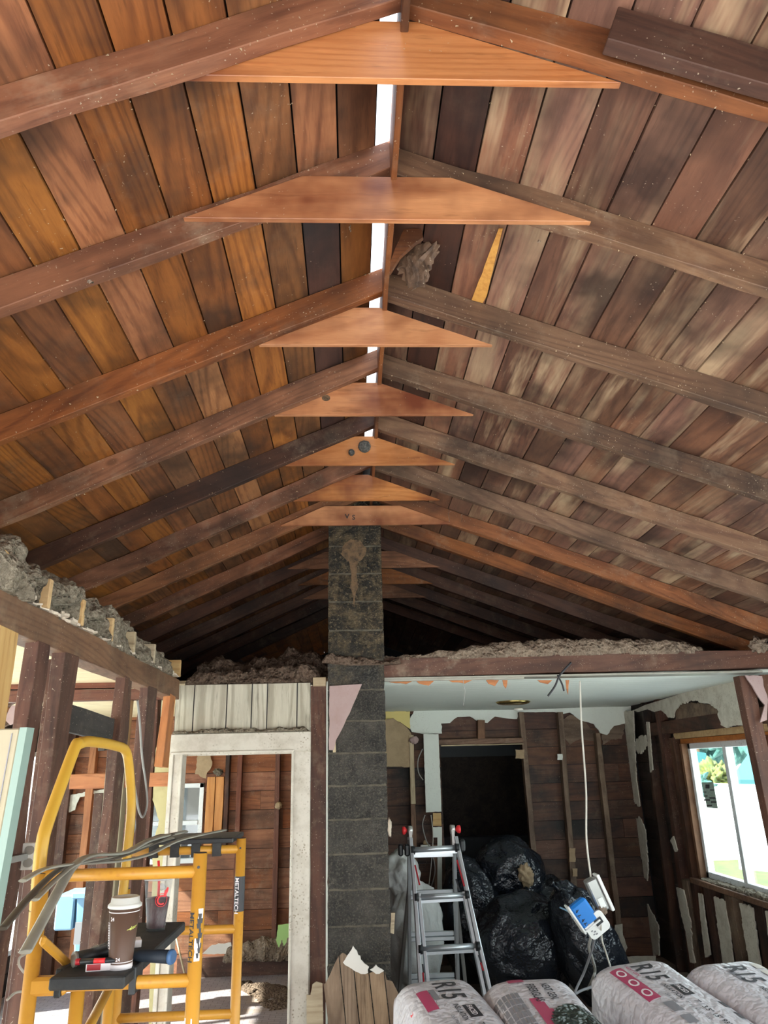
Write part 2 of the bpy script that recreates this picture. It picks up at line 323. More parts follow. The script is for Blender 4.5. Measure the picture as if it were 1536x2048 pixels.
# ------------------------------------------------------------------ mesh helpers
class MB:
    def __init__(s): s.b = bmesh.new(); s.lay = s.b.faces.layers.float.new('rnd_f')
    def _tag(s, faces, r, mi):
        for f in faces: f[s.lay] = r; f.material_index = mi
    def hexa(s, P, r=0.0, mi=0):
        v = [s.b.verts.new(p) for p in P]
        fs = [s.b.faces.new([v[i] for i in q]) for q in ((0, 3, 2, 1), (4, 5, 6, 7), (0, 1, 5, 4), (1, 2, 6, 5), (2, 3, 7, 6), (3, 0, 4, 7))]
        s._tag(fs, r, mi); return s
    def box(s, a, b, r=0.0, mi=0):
        x0, x1 = sorted((a[0], b[0])); y0, y1 = sorted((a[1], b[1])); z0, z1 = sorted((a[2], b[2]))
        return s.hexa([(x0, y0, z0), (x1, y0, z0), (x1, y1, z0), (x0, y1, z0), (x0, y0, z1), (x1, y0, z1), (x1, y1, z1), (x0, y1, z1)], r, mi)
    def beam(s, p, q, w, h, up=(0, 0, 1), mi=0, r=0.0):
        p, q = Vector(p), Vector(q); d = (q - p).normalized(); up = Vector(up)
        sd_ = d.cross(up).normalized() * (w / 2); u = sd_.cross(d).normalized() * (h / 2)
        c = []
        for o in (p, q): c.append([o - sd_ - u, o + sd_ - u, o + sd_ + u, o - sd_ + u])
        a, b = c
        return s.hexa([a[0], a[1], b[1], b[0], a[3], a[2], b[2], b[3]], r, mi)
    def tube(s, pts, r, seg=10, mi=0, caps=True, flat=1.0, smooth=True, up=(0, 0, 1)):
        pts = [Vector(p) for p in pts]; rs = r if isinstance(r, (list, tuple)) else [r] * len(pts)
        rings = []; prev = None
        for i, p in enumerate(pts):
            d = (pts[min(i + 1, len(pts) - 1)] - pts[max(i - 1, 0)]).normalized()
            if prev is None:
                a = Vector(up) if abs(d.dot(Vector(up))) < 0.95 else Vector((1, 0, 0))
                u = d.cross(a).normalized()
            else: u = (prev - d * prev.dot(d)).normalized()
            prev = u; w = d.cross(u)
            rings.append([s.b.verts.new(p + (u * cos(2 * pi * k / seg) + w * sin(2 * pi * k / seg) * flat) * rs[i]) for k in range(seg)])
        fs = []
        for A, B in zip(rings, rings[1:]):
            for k in range(seg): fs.append(s.b.faces.new((A[k], A[(k + 1) % seg], B[(k + 1) % seg], B[k])))
        for f in fs: f.smooth = smooth
        if caps: fs.append(s.b.faces.new(rings[0][::-1])); fs.append(s.b.faces.new(rings[-1]))
        s._tag(fs, 0.0, mi); return s
    def lathe(s, c, prof, seg=28, mi=0, tilt=None):
        c = Vector(c); rings = []
        for (r, z) in prof:
            ring = []
            for k in range(seg):
                v = Vector((r * cos(2 * pi * k / seg), r * sin(2 * pi * k / seg), z))
                if tilt: v = tilt @ v
                ring.append(s.b.verts.new(c + v))
            rings.append(ring)
        fs = []
        for A, B in zip(rings, rings[1:]):
            for k in range(seg): fs.append(s.b.faces.new((A[k], A[(k + 1) % seg], B[(k + 1) % seg], B[k])))
        for f in fs: f.smooth = True
        fs.append(s.b.faces.new(rings[0][::-1])); fs.append(s.b.faces.new(rings[-1]))
        s._tag(fs, 0.0, mi); return s
    def prism(s, poly, nrm, th, mi=0, r=0.0):
        nrm = Vector(nrm).normalized() * th
        a = [s.b.verts.new(Vector(p)) for p in poly]; b = [s.b.verts.new(Vector(p) + nrm) for p in poly]
        fs = [s.b.faces.new(a), s.b.faces.new(b[::-1])]
        n = len(a)
        for i in range(n): fs.append(s.b.faces.new((a[i], b[i], b[(i + 1) % n], a[(i + 1) % n])))
        s._tag(fs, r, mi); return s
    def blob(s, c, rad, amp=0.12, fr=2.0, seed=0.0, sub=4, flat=None, mi=0, ridge=False, rot=None):
        st = set(s.b.verts); bmesh.ops.create_icosphere(s.b, subdivisions=sub, radius=1.0)
        c = Vector(c)
        nv = [v for v in s.b.verts if v not in st]
        for v in nv:
            n = v.co.normalized(); q = n * fr + Vector((seed, seed * 1.7, -seed))
            d = noise.fractal(q, 1.0, 2.0, 5)
            if ridge: d = d * 0.5 + (0.5 - abs(noise.noise(q * 1.5)) * 1.6) * 0.5
            w = n * (1 + amp * d); w = Vector((w.x * rad[0], w.y * rad[1], w.z * rad[2]))
            if rot: w = rot @ w
            w += c
            if flat is not None and w.z < flat: w.z = flat + (w.z - flat) * 0.03
            v.co = w
        fs = {f for v in nv for f in v.link_faces}
        for f in fs: f.smooth = True
        s._tag(fs, 0.0, mi); return s
    def build(s, name, mats, parent=None, loc=None, rot=None, bevel=0.0, tri=True):
        b = s.b
        bmesh.ops.recalc_face_normals(b, faces=b.faces)
        if tri:
            ng = [f for f in b.faces if len(f.verts) > 4]
            if ng: bmesh.ops.triangulate(b, faces=ng)
        me = bpy.data.meshes.new(name)
        vals = [f[s.lay] for f in b.faces]; b.to_mesh(me); b.free()
        if 'rnd_f' in me.attributes: me.attributes.remove(me.attributes['rnd_f'])
        at = me.attributes.new('rnd', 'FLOAT', 'FACE')
        for i, v in enumerate(vals): at.data[i].value = v
        for m in (mats if isinstance(mats, (list, tuple)) else [mats]): me.materials.append(MATS[m])
        o = bpy.data.objects.new(name, me); COL.objects.link(o)
        if loc is not None: o.location = loc
        if rot is not None: o.rotation_euler = rot
        if parent: setpar(o, parent)
        if bevel:
            md = o.modifiers.new('bevel', 'BEVEL'); md.width = bevel; md.segments = 1; md.limit_method = 'ANGLE'
        return o

def tag(o, label, cat, group=None, kind=None):
    if label: o['label'] = label
    if cat: o['category'] = cat
    if group: o['group'] = group
    if kind: o['kind'] = kind
    return o
def struct(o): o['kind'] = 'structure'; return o
def thing(name, label, cat, loc=(0, 0, 0), rot=(0, 0, 0), group=None):
    o = bpy.data.objects.new(name, None); COL.objects.link(o); o.location = loc; o.rotation_euler = rot; o.empty_display_size = 0.05
    return tag(o, label, cat, group)
def setpar(o, parent, local=False):
    o.parent = parent
    if parent.type == 'EMPTY' and not parent.get('loc_parts'):
        o.matrix_parent_inverse = Matrix.LocRotScale(parent.location, parent.rotation_euler, None).inverted()

def timber(name, p, q, w, h, mat, up=(0, 0, 1), label=None, cat='beam', group=None, kind=None, parent=None, jit=0.002, cut=None):
    """a board with its own X axis along the grain; w across, h along 'up'"""
    p, q = Vector(p), Vector(q); d = (q - p); L = d.length; d.normalize(); up = Vector(up)
    y = up.cross(d).normalized(); z = d.cross(y).normalized()
    m = MB(); n = max(2, int(L / 0.12)); rings = []
    sdv = random.random() * 50
    for i in range(n + 1):
        t = i / n; ring = []
        for (a, c) in ((-1, -1), (1, -1), (1, 1), (-1, 1)):
            xx = t * L
            if cut and i == 0: xx += cut[0] * (c * h / 2)
            if cut and i == n: xx += cut[1] * (c * h / 2)
            ja = noise.noise(Vector((xx * 3 + sdv, a * 5, c * 3))) * jit * 2
            jc = noise.noise(Vector((xx * 3, a * 5 + sdv, c * 7))) * jit * 2
            ring.append(m.b.verts.new((xx, a * w / 2 + ja, c * h / 2 + jc)))
        rings.append(ring)
    fs = []
    for A, B in zip(rings, rings[1:]):
        for k in range(4): fs.append(m.b.faces.new((A[k], A[(k + 1) % 4], B[(k + 1) % 4], B[k])))
    fs.append(m.b.faces.new(rings[0][::-1])); fs.append(m.b.faces.new(rings[-1]))
    o = m.build(name, mat, bevel=0.0025)
    mw = Matrix((d, y, z)).transposed().to_4x4(); mw.translation = p
    o.matrix_world = mw
    if parent: setpar(o, parent)
    if label: tag(o, label, cat, group, kind)
    elif kind: o['kind'] = kind
    return o

def jag(poly, amp=0.012, step=0.03, seed=0, keep=()):
    """roughen the outline of a torn sheet; edges in 'keep' stay straight"""
    out = []; n = len(poly); poly = [Vector(p) for p in poly]
    c = sum(poly, Vector()) / n
    rr = random.Random(seed)
    for i in range(n):
        a, b = poly[i], poly[(i + 1) % n]; out.append(a)
        if i in keep: continue
        L = (b - a).length; k = max(1, int(L / step)); pr = (c - a).normalized()
        for j in range(1, k):
            t = j / k; pt = a.lerp(b, t)
            off = (c - pt).normalized() * rr.uniform(-amp, amp)
            out.append(pt + off)
    return out
def sheet(name, poly, nrm, th, mat, seed=0, amp=0.012, step=0.03, keep=(), parent=None, mi=0):
    m = MB(); m.prism(jag(poly, amp, step, seed, keep), nrm, th)
    return m.build(name, mat, parent)

def heap(name, mat, path, prof, amp, seed, n=120, k=22, label=None, cat='insulation', group=None, carve=None, kind=None, fr=9):
    """a bank of loose insulation: path of (point, half depth, height) , half-ellipse cross section"""
    m = MB(); rows = []
    N_ = len(path) - 1
    for i in range(n + 1):
        t = i / n * N_; a = min(int(t), N_ - 1); f = t - a
        P0, w0, h0 = path[a]; P1, w1, h1 = path[a + 1]
        P = Vector(P0).lerp(Vector(P1), f); w = w0 + (w1 - w0) * f; h = h0 + (h1 - h0) * f
        d = (Vector(P1) - Vector(P0)); d.z = 0; d.normalize(); sd_ = Vector((d.y, -d.x, 0))
        row = []
        endf = min(1, min(i, n - i) / (n * 0.04))
        for j in range(k + 1):
            an = pi * j / k; ca, sa = cos(an), sin(an)
            ca = math.copysign(abs(ca) ** 0.7, ca); sa = abs(sa) ** 0.7
            base = P + sd_ * (ca * w * endf) + Vector((0, 0, sa * h * endf))
            q = base * fr + Vector((seed, seed * 2.1, seed * .3))
            dd = noise.fractal(q, 0.8, 2.1, 5) * amp * 0.75 + (0.5 - abs(noise.noise(q * 0.45)) * 2) * amp * 0.7
            nr = (sd_ * ca + Vector((0, 0, sa))).normalized()
            pt = base + nr * dd
            if carve: pt = carve(pt)
            row.append(m.b.verts.new(pt))
        rows.append(row)
    fs = []
    for A, B in zip(rows, rows[1:]):
        for j in range(k): fs.append(m.b.faces.new((A[j], A[j + 1], B[j + 1], B[j])))
        fs.append(m.b.faces.new((A[k], A[0], B[0], B[k])))
    fs.append(m.b.faces.new(rows[0][::-1])); fs.append(m.b.faces.new(rows[-1]))
    for f in fs: f.smooth = True
    o = m.build(name, mat)
    if label: tag(o, label, cat, group, kind)
    return o

def text_mesh(txt, size):
    c = bpy.data.curves.new('t', 'FONT'); c.body = txt; c.size = size; c.offset = size * 0.018; c.resolution_u = 3
    o = bpy.data.objects.new('t', c); COL.objects.link(o)
    dg = bpy.context.evaluated_depsgraph_get(); dg.update()
    me = bpy.data.meshes.new_from_object(o.evaluated_get(dg)); COL.objects.unlink(o); bpy.data.objects.remove(o)
    return me
def text_obj(name, txt, size, mat, fn, parent=None, sx_=1.0):
    """lettering laid on a surface: fn maps flat (x, y) to a 3-D point"""
    me = text_mesh(txt, size); b = bmesh.new(); b.from_mesh(me)
    bmesh.ops.triangulate(b, faces=b.faces)
    for _ in range(5):
        es = [e_ for e_ in b.edges if e_.calc_length() > max(.006, size * 0.12)]
        if not es: break
        bmesh.ops.subdivide_edges(b, edges=es, cuts=1)
        bmesh.ops.triangulate(b, faces=b.faces)
    for v in b.verts: v.co = Vector(fn(v.co.x * sx_, v.co.y))
    b.to_mesh(me); b.free(); me.materials.clear(); me.materials.append(MATS[mat])
    o = bpy.data.objects.new(name, me); COL.objects.link(o)
    if parent: setpar(o, parent)
    return o

# ================================================================== ROOF
SL, SR = 0.46, 0.375
def zL(x): return 3.91 - SL * (0.12 - x)
def zR(x): return 3.90 - SR * (x - 0.15)
RY = [0.15, 0.76, 1.37, 1.95, 2.62, 3.26, 3.90, 4.50, 5.07, 5.67, 6.27, 6.88, 7.49, 8.1, 8.7, 9.3, 9.9, 10.5, 11.1, 11.7]
Y0, Y1 = -0.6, 12.0
def deck(name, edges, zf, mat, seed):
    m = MB(); rr = random.Random(seed)
    for a, b in zip(edges, edges[1:]):
        lo, hi = min(a, b) + 0.003, max(a, b) - 0.003
        y = Y0; joints = []
        soot = 1 if (abs(a - b) < .14 and lo < .16 and hi > -.1) or (hi < .44 and lo > 0) or rr.random() < .04 else 0
        while y < Y1:
            y2 = min(Y1, y + 0.61 * rr.choice([3, 4, 5, 6, 7])); k = min(RY, key=lambda q: abs(q - y2)) + 0.022
            if abs(y2 - Y1) < 0.7: k = Y1
            r = rr.random(); dz = rr.uniform(0, 0.003)
            m.hexa([(lo, y, zf(lo) + dz), (hi, y, zf(hi) + dz), (hi, k, zf(hi) + dz), (lo, k, zf(lo) + dz),
                    (lo, y, zf(lo) + .022), (hi, y, zf(hi) + .022), (hi, k, zf(hi) + .022), (lo, k, zf(lo) + .022)], r, 1 if (soot and rr.random() < .65) or rr.random() < .02 else 0)
            y = k + 0.002
    return struct(m.build(name, [mat, 'roof_board_sooty']))
deck('ceiling_left', [0.095] + [-0.03 - 0.1345 * i for i in range(25)], zL, 'roof_board_warm', 3)
deck('ceiling_right', [0.165, 0.29] + [0.43 + 0.142 * i for i in range(21)], zR, 'roof_board_grey', 5)
m = MB()
for (ya, yb, xg) in ((Y0, 4.72, 0.097), (4.72, Y1, 0.16)):
    m.hexa([(-3.4, ya, zL(-3.4) + .03), (xg, ya, zL(xg) + .03), (xg, yb, zL(xg) + .03), (-3.4, yb, zL(-3.4) + .03),
            (-3.4, ya, zL(-3.4) + .05), (xg, ya, zL(xg) + .05), (xg, yb, zL(xg) + .05), (-3.4, yb, zL(-3.4) + .05)])
m.hexa([(0.167, Y0, zR(0.165) + .03), (3.5, Y0, zR(3.5) + .03), (3.5, Y1, zR(3.5) + .03), (0.167, Y1, zR(0.165) + .03),
        (0.167, Y0, zR(0.165) + .05), (3.5, Y0, zR(3.5) + .05), (3.5, Y1, zR(3.5) + .05), (0.167, Y1, zR(0.165) + .05)])
struct(m.build('trim_roofing_felt', 'roofing_felt'))
timber('ridge_board', (0.153, Y0, 3.83), (0.153, Y1, 3.83), 0.02, 0.19, 'rafter_wood', label='thin reddish ridge board running along the bright slit at the peak', cat='board')

th_l, th_r = math.atan(SL), math.atan(SR)
ordw = ['nearest', 'second', 'third', 'fourth', 'fifth', 'sixth', 'seventh', 'eighth', 'ninth', 'tenth', 'eleventh', 'twelfth', 'thirteenth', 'fourteenth', 'fifteenth']
where = {2: 'whose lower edge meets the topmost pine gusset', 3: 'behind the second pine gusset from the top', 4: 'above the third pine gusset, beside the rotten chunk',
         5: 'above the fourth pine gusset', 6: 'above the gusset with the round nests', 7: 'above the sixth pine gusset', 8: 'behind the last bright gusset, just before the chimney',
         9: 'meeting the chimney top', 10: 'first one behind the chimney in the dark attic', 11: 'second one behind the chimney in the dark attic', 12: 'third one behind the chimney in the dark attic',
         13: 'fourth one behind the chimney in the dark attic', 14: 'fifth one behind the chimney in the dark attic'}
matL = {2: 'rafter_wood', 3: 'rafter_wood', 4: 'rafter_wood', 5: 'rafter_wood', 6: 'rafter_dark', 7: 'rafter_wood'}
matR = {2: 'rafter_wood', 3: 'rafter_weathered', 4: 'rafter_weathered', 5: 'rafter_weathered', 6: 'rafter_weathered', 7: 'rafter_weathered'}
RH = 0.108
for i in range(1, 15):
    y = RY[i] + 0.0225
    for side, zf, th, xe, ps in (('left', zL, th_l, -3.30, 0.138), ('right', zR, th_r, 3.35, 0.168)):
        sg = -1 if side == 'left' else 1
        nz = Vector((sg * sin(th), 0, cos(th)))
        p = Vector((ps, y, zf(ps))) - nz * (RH / 2 + 0.001); q = Vector((xe, y, zf(xe))) - nz * (RH / 2 + 0.001)
        lab = f'{side} sloping roof rafter, brown and dusty, {where[i]}' if i in where else None
        mt = (matL if side == 'left' else matR).get(i, 'rafter_wood' if i < 10 else 'rafter_dark')  # rafters behind the chimney in darker wood, attic shade put into the colour
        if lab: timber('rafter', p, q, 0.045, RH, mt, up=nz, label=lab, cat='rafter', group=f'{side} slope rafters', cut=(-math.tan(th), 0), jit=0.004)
# sistered length beside the nearest right rafter
nz = Vector((sin(th_r), 0, cos(th_r))); a = Vector((0.68, 1.32, zR(0.68))) - nz * 0.072; b = Vector((3.3, 1.32, zR(3.3))) - nz * 0.072
timber('sister_board', a, b, 0.045, 0.115, 'rafter_dark', up=nz, label='short dark board doubled against the nearest right rafter', cat='board')
# gussets
GS = [(2, -0.41, 0.71, 3.575, 0.20, 0, 'topmost and largest bright orange pine gusset, stained dark at right'), (3, -0.52, 0.79, 3.575, 0.172, 1, 'second bright pine gusset from the top with nail holes, across front of rafters'),
      (4, -0.37, 0.60, 3.572, 0.18, 0, 'third bright pine gusset down, just below the rotten chunk'), (5, -0.37, 0.62, 3.57, 0.18, 0, 'fourth pine gusset down with a dark round knot at left'),
      (6, -0.37, 0.61, 3.57, 0.18, 0, 'fifth pine gusset down carrying the round grey nests'), (7, -0.37, 0.59, 3.57, 0.18, 0, 'sixth pine gusset down, lit by a streak at its centre'),
      (8, -0.50, 0.74, 3.565, 0.145, 1, 'lowest bright pine gusset with flat top and pencil scribble, above the chimney'),
      (10, -0.55, 0.78, 3.56, 0.15, 1, 'dim pine gusset partly hidden behind the chimney, upper one'), (11, -0.50, 0.78, 3.56, 0.15, 1, 'dim pine gusset partly hidden behind the chimney, middle one'),
      (12, -0.50, 0.78, 3.56, 0.15, 1, 'dim pine gusset partly hidden behind the chimney, lowest one')]
for (i, xl, xr, z0, h, front, lab) in GS:
    y = RY[i] - 0.021 if front else RY[i] + 0.046
    zt = z0 + h; xa = xl + h / SL * 1.0; xb = xr - h / SR * 0.98
    cxm = (xl + xr) / 2
    if xa > xb: xa = xb = 0.5 * (xa + xb)
    o_ = Vector((cxm, y, z0))
    m = MB(); pl = [(xl, y, z0), (xr, y, z0)] + ([(xb, y, zt), (xa, y, zt)] if abs(xa - xb) > 1e-4 else [(xa, y, zt)])
    m.prism([Vector(p) - o_ for p in pl], (0, 1, 0), 0.02)
    if i == 5:
        pass
    g = m.build('gusset', 'gusset_pine' if i < 10 else 'rafter_wood', loc=o_, bevel=0.0015)  # gussets behind the chimney browner, attic dimness worked into the wood colour
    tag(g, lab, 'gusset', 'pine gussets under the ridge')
    if i == 5:
        k = MB(); kk = []
        c_ = YP(652, 796, y)
        for a_ in range(16): kk.append((c_.x + 0.021 * cos(a_ * pi / 8), y - 0.0012, c_.z + 0.017 * sin(a_ * pi / 8)))
        k.prism(kk, (0, 1, 0), 0.001); ko = k.build('knot', 'rust_patch'); setpar2 = Matrix.Translation(-o_); ko.parent = g; ko.matrix_parent_inverse = Matrix.Translation(-o_)
    if i == 8:
        for (tx, px, py) in (('V', 690, 1034), ('S', 704, 1036)):
            c_ = YP(px, py, y - 0.001)
            t_ = text_obj('pencil_mark', tx, 0.05, 'red_dark' if 0 else 'ink', lambda u, v, c_=c_: (c_.x + u, y - 0.0015, c_.z - 0.012 + v)); t_.parent = g; t_.matrix_parent_inverse = Matrix.Translation(-o_)

# dust flakes clinging to rafters
fm = MB(); fr2 = random.Random(11)
def flake(p, s_):
    q = [p + Vector((fr2.uniform(-1, 1), fr2.uniform(-1, 1), fr2.uniform(-1, 1))) * s_ for _ in range(4)]
    vs4 = [fm.b.verts.new(v) for v in q]
    for t3 in ((0, 1, 2), (0, 2, 3), (0, 3, 1), (1, 3, 2)): fm.b.faces.new([vs4[a] for a in t3])
for i in range(2, 9):
    for side, zf, th, xe, ps in (('l', zL, th_l, -2.6, .12), ('r', zR, th_r, 3.0, .18)):
        sg = -1 if side == 'l' else 1; ct = 1 / cos(th)
        for k in range(330):
            t_ = fr2.random(); x = ps + (xe - ps) * t_
            if noise.noise(Vector((x * 3, i * 5, sg))) < fr2.uniform(-.5, .35): continue
            c_ = fr2.random()
            if c_ < .38: y, dz = RY[i] + fr2.uniform(0, .045), -RH * ct - .001
            elif c_ < .62: y, dz = RY[i] - .001, -fr2.uniform(0, .012)
            elif c_ < .74: y, dz = RY[i] - .001, -RH * ct + fr2.uniform(0, .01)
            else: y, dz = RY[i] - .001, -fr2.random() * RH * ct
            flake(Vector((x, y, zf(x) + dz)), fr2.choice([.0018, .0025, .003, .005]))
    for k in range(50):
        y = fr2.uniform(RY[i], RY[i] + .6); j_ = fr2.randrange(1, 9); x = -0.03 - .1345 * j_ + fr2.uniform(-.004, .004); flake(Vector((x, y, zL(x) - .001)), .003)
        x = .29 + .142 * j_ + fr2.uniform(-.004, .004); flake(Vector((x, y, zR(x) - .001)), .003)
tag(fm.build('dust_flakes', 'paper_brown'), 'pale fluff specks clinging all over the rafters', 'dust', kind='stuff')
# round nests on the fifth gusset
for (px, py, r, lab) in ((729, 893, 0.036, 'larger round grey mud nest on the fifth pine gusset'), (703, 905, 0.018, 'smaller round grey mud nest left of the large one')):
    c = YP(px, py, RY[6] + 0.03); m = MB(); m.blob(c, (r, 0.028, r), 0.10, 3, px, 4)
    tag(m.build('wasp_nest', 'nest_grey'), lab, 'nest', 'round nests on the gusset')
# rotten chunk hanging beside the ridge, torn board, orange strip, fluff
c0, c1 = YP(812, 556, 2.48), YP(868, 492, 2.36)
m = MB(); rr = random.Random(3); d = (c1 - c0); n = 16; rings = []
u = d.normalized(); w = u.cross(Vector((0, 1, 0))).normalized()
for i in range(n + 1):
    t = i / n; p = c0.lerp(c1, t); k = 0.040 + 0.014 * sin(t * 5) ; ring = []
    for j in range(20):
        a = 2 * pi * j / 20; q = noise.noise(Vector((j * 0.9, t * 2.0, 3))) * 0.5 + rr.uniform(-.15, .15)
        e_ = u * (0.02 * rr.uniform(-1, 1) if i in (0, n) else 0)
        ring.append(m.b.verts.new(p + (w * cos(a) * 1.35 + Vector((0, 1, 0)) * sin(a) * 0.5) * k * (1 + q) + e_))
    rings.append(ring)
fs = [m.b.faces.new((A[k], A[(k + 1) % 20], B[(k + 1) % 20], B[k])) for A, B in zip(rings, rings[1:]) for k in range(20)]
fs += [m.b.faces.new(rings[0][::-1]), m.b.faces.new(rings[-1])]
tag(m.build('rotten_wood', 'rotten'), 'shaggy rotten chunk of wood hanging beside the ridge slit', 'wood')
pb = [YP(x, y, 2.30) for x, y in ((782, 520), (808, 458), (843, 458), (846, 474), (826, 488), (800, 512), (779, 545))]
o = sheet('broken_board', pb, (0.2, 1, 0), 0.018, 'rafter_wood', 4, 0.004); tag(o, 'broken reddish board end behind the rotten chunk at the ridge', 'board')
def onR(px, py, off=0.0):
    r = ray(px, py); n_ = Vector((SR, 0, 1)); d_ = 3.90 + SR * 0.15 - off; t = (d_ - n_.dot(CAM)) / n_.dot(r); return CAM + r * t
def onL(px, py, off=0.0):
    r = ray(px, py); n_ = Vector((-SL, 0, 1)); d_ = 3.91 - SL * 0.12 - off; t = (d_ - n_.dot(CAM)) / n_.dot(r); return CAM + r * t
so = sheet('splinter_strip', [onR(x, y, 0.004) for x, y in ((998, 456), (1006, 456), (974, 590), (966, 604), (944, 598), (958, 560))], (-SR, 0, -1), 0.006, 'osb_strip', 2, 0.003)
tag(so, 'narrow bright orange strip of bare wood stuck on the right slope', 'strip')
fl = [('pale fluff clump caught above the left end of second rafter', onL(690, 335, 0.02), .028), ('grey fluff tuft stuck to the right rafter below the rotten chunk', YP(818, 568, 2.60), .022),
      ('white fluff tuft under the right tip of second gusset', YP(1086, 482, 2.0), .014), ('fluff tuft on knot of the second left rafter', YP(185, 572, 1.94), .02)]
for k_, (lab, p, r) in enumerate(fl):
    m = MB()
    for j in range(9): m.blob(p + Vector((random.uniform(-r, r), random.uniform(-r, r) * .5, random.uniform(-r, r) * .6)), (r * .4, r * .3, r * .3), 0.8, 3, j + k_, 2)
    tag(m.build('fluff_tuft', 'cellulose_pale'), lab, 'fluff')
# a few dangling cobweb threads
for k_, (px, py, L_) in enumerate(((897, 1040, .09), (923, 1045, .07), (1250, 1050, .05), (700, 470, .03), (1062, 478, .05))):
    p = YP(px, py - 20, 4.9 if py > 1000 else 2.2); m = MB()
    m.tube([p + Vector((noise.noise(Vector((j * .7, k_, 0))) * .012, 0, -L_ * j / 6)) for j in range(7)], 0.0018, 5)
    tag(m.build('cobweb', 'cellulose_pale'), 'dusty cobweb thread dangling under the rafters, ' + ['near the lowest gusset tip', 'right of the lowest gusset tip', 'far right over the dark rafters', 'left of the slit', 'below the second gusset'][k_], 'cobweb')

# gable end, eave walls; unseen front gable added to block high light
m = MB(); m.prism([(-3.4, -0.7, 2.25), (3.5, -0.7, 2.25), (3.5, -0.7, zR(3.5)), (0.15, -0.7, 3.95), (-3.4, -0.7, zL(-3.4))], (0, 1, 0), 0.05); struct(m.build('wall_front_light_block', 'sheathing_warm'))
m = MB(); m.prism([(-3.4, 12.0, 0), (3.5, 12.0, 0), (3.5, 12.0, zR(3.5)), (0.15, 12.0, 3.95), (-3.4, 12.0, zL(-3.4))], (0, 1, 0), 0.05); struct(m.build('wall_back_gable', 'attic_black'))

# ================================================================== FLOORS, GROUND
m = MB(); m.box((-3.28, -.7, -1.0), (3.22, 12.1, -.121)); struct(m.build('wall_foundation', 'chimney_block'))
m = MB(); m.box((-3.3, -1.2, -0.12), (-0.05, 8.7, 0)); struct(m.build('floor', 'floor_vinyl'))
m = MB(); m.box((-0.05, -1.2, -0.12), (3.3, 12.1, 0)); struct(m.build('floor_right', 'floor_subfloor'))
m = MB(); m.box((-60, -40, -1.1), (90, 120, -1.0)); struct(m.build('floor_ground', 'gravel'))
lw = [ZP(x, y, -0.995) for x, y in ((1392, 1682), (1475, 1700), (1478, 1740), (1536, 1745), (1700, 1800), (1560, 1960), (1380, 1900))]
m = MB(); m.prism(lw, (0, 0, 1), 0.02); tag(m.build('lawn', 'lawn'), 'bright green grass patch outside the window', 'grass', kind='stuff')

# ================================================================== LEFT STUD WALL  (x = -1.15)
XW = -1.15
timber('top_plate', (XW - 0.05, 1.2, 2.452), (XW - 0.05, 5.12, 2.437), 0.09, 0.125, 'plate_wood', label='long weathered top plate over the row of bare studs at left', cat='beam', jit=0.004)
for (ya, yb, w, mat, lab) in ((2.46, 2.62, 0.05, 'new_pine', 'fresh yellow pine stud with stamped marks at far left'), (2.78, 2.90, 0.05, 'stud_old', 'dark old stud right of the fresh pine stud'),
                         (3.05, 3.21, 0.05, 'stud_old', 'dark old stud behind the hoop of the yellow scaffold'), (3.88, 4.03, 0.05, 'stud_old', 'dark old stud right of the black board'),
                         (4.34, 4.55, 0.05, 'stud_old', 'dark old stud where the grey cable hangs'), (4.88, 5.03, 0.05, 'orange_pine', 'orange pine stud at the corner beside white panelling')):
    zt = 2.39
    yc = (ya + yb) / 2
    lean = -0.02
    top = Vector((XW - 0.028, yc, zt)); bot = Vector((XW - 0.028 - 0.015, yc + lean, 0.0))
    if mat == 'orange_pine': bot.z = 1.95; 
    timber('wall_stud', bot, top, w, (yb - ya) * 0.92, mat, up=(0, 1, 0), label=lab, cat='stud', group='studs of the left wall', jit=0.004)
timber('wall_stud', (XW - 0.11, 3.22, 0), (XW - 0.10, 3.24, 2.38), 0.045, 0.09, 'stud_old', up=(0, 1, 0), label='second dark stud doubled behind the one in the scaffold hoop', cat='stud', group='studs of the left wall')
o = timber('header_board', (XW - 0.07, 3.22, 2.155), (XW - 0.045, 3.88, 2.12), 0.022, 0.115, 'black_board', label='black sooty board nailed between two studs above the scaffold hoop', cat='board')
o = timber('joist_stub', (XW - 0.03, 4.0, 2.06), (XW - 0.03, 3.70, 2.03), 0.03, 0.02, 'black_board', label='short black strip under the sooty board', cat='board')
# ceiling of the left room: joists, lath and plaster
m = MB()
for k in range(26): m.box((-3.2, 1.0 + k * 0.162, 2.505), (XW - 0.1, 1.0 + k * 0.162 + 0.158, 2.52), r=random.random())
struct(m.build('ceiling_left_room', 'ceiling_cream'))
for k, (y, lab) in enumerate(((2.43, 'bright cut joist end under the tallest insulation heap'), (2.82, 'joist end second from the left edge, over the plate'), (3.19, 'joist end third from the left edge, beside a dark gap'),
                 (3.60, 'joist end fourth from the left edge, beside a wide dark gap'), (3.98, 'thin joist end right of the fourth one'), (4.40, 'half buried joist end in the insulation'), (5.08, 'joist end at the corner above white panelling'))):
    timber('ceiling_joist', (XW + 0.005 - 0.0, y, 2.575), (-3.15, y, 2.575), 0.028, 0.11, 'new_pine' if k in (0, 1, 2, 3, 6) else 'lath', label=lab, cat='joist', group='ceiling joist ends over the left wall')
VO = [(2.62, 2.79), (2.96, 3.16), (3.32, 3.56)]
def carve(p):
    q = Vector(p)
    for a, b in VO:
        if a < q.y < b and q.z < 2.60 + 0.01 * sin(q.y * 40) and q.x > -1.45: q.x = -1.45 + (q.x + 1.45) * 0.1
    return q
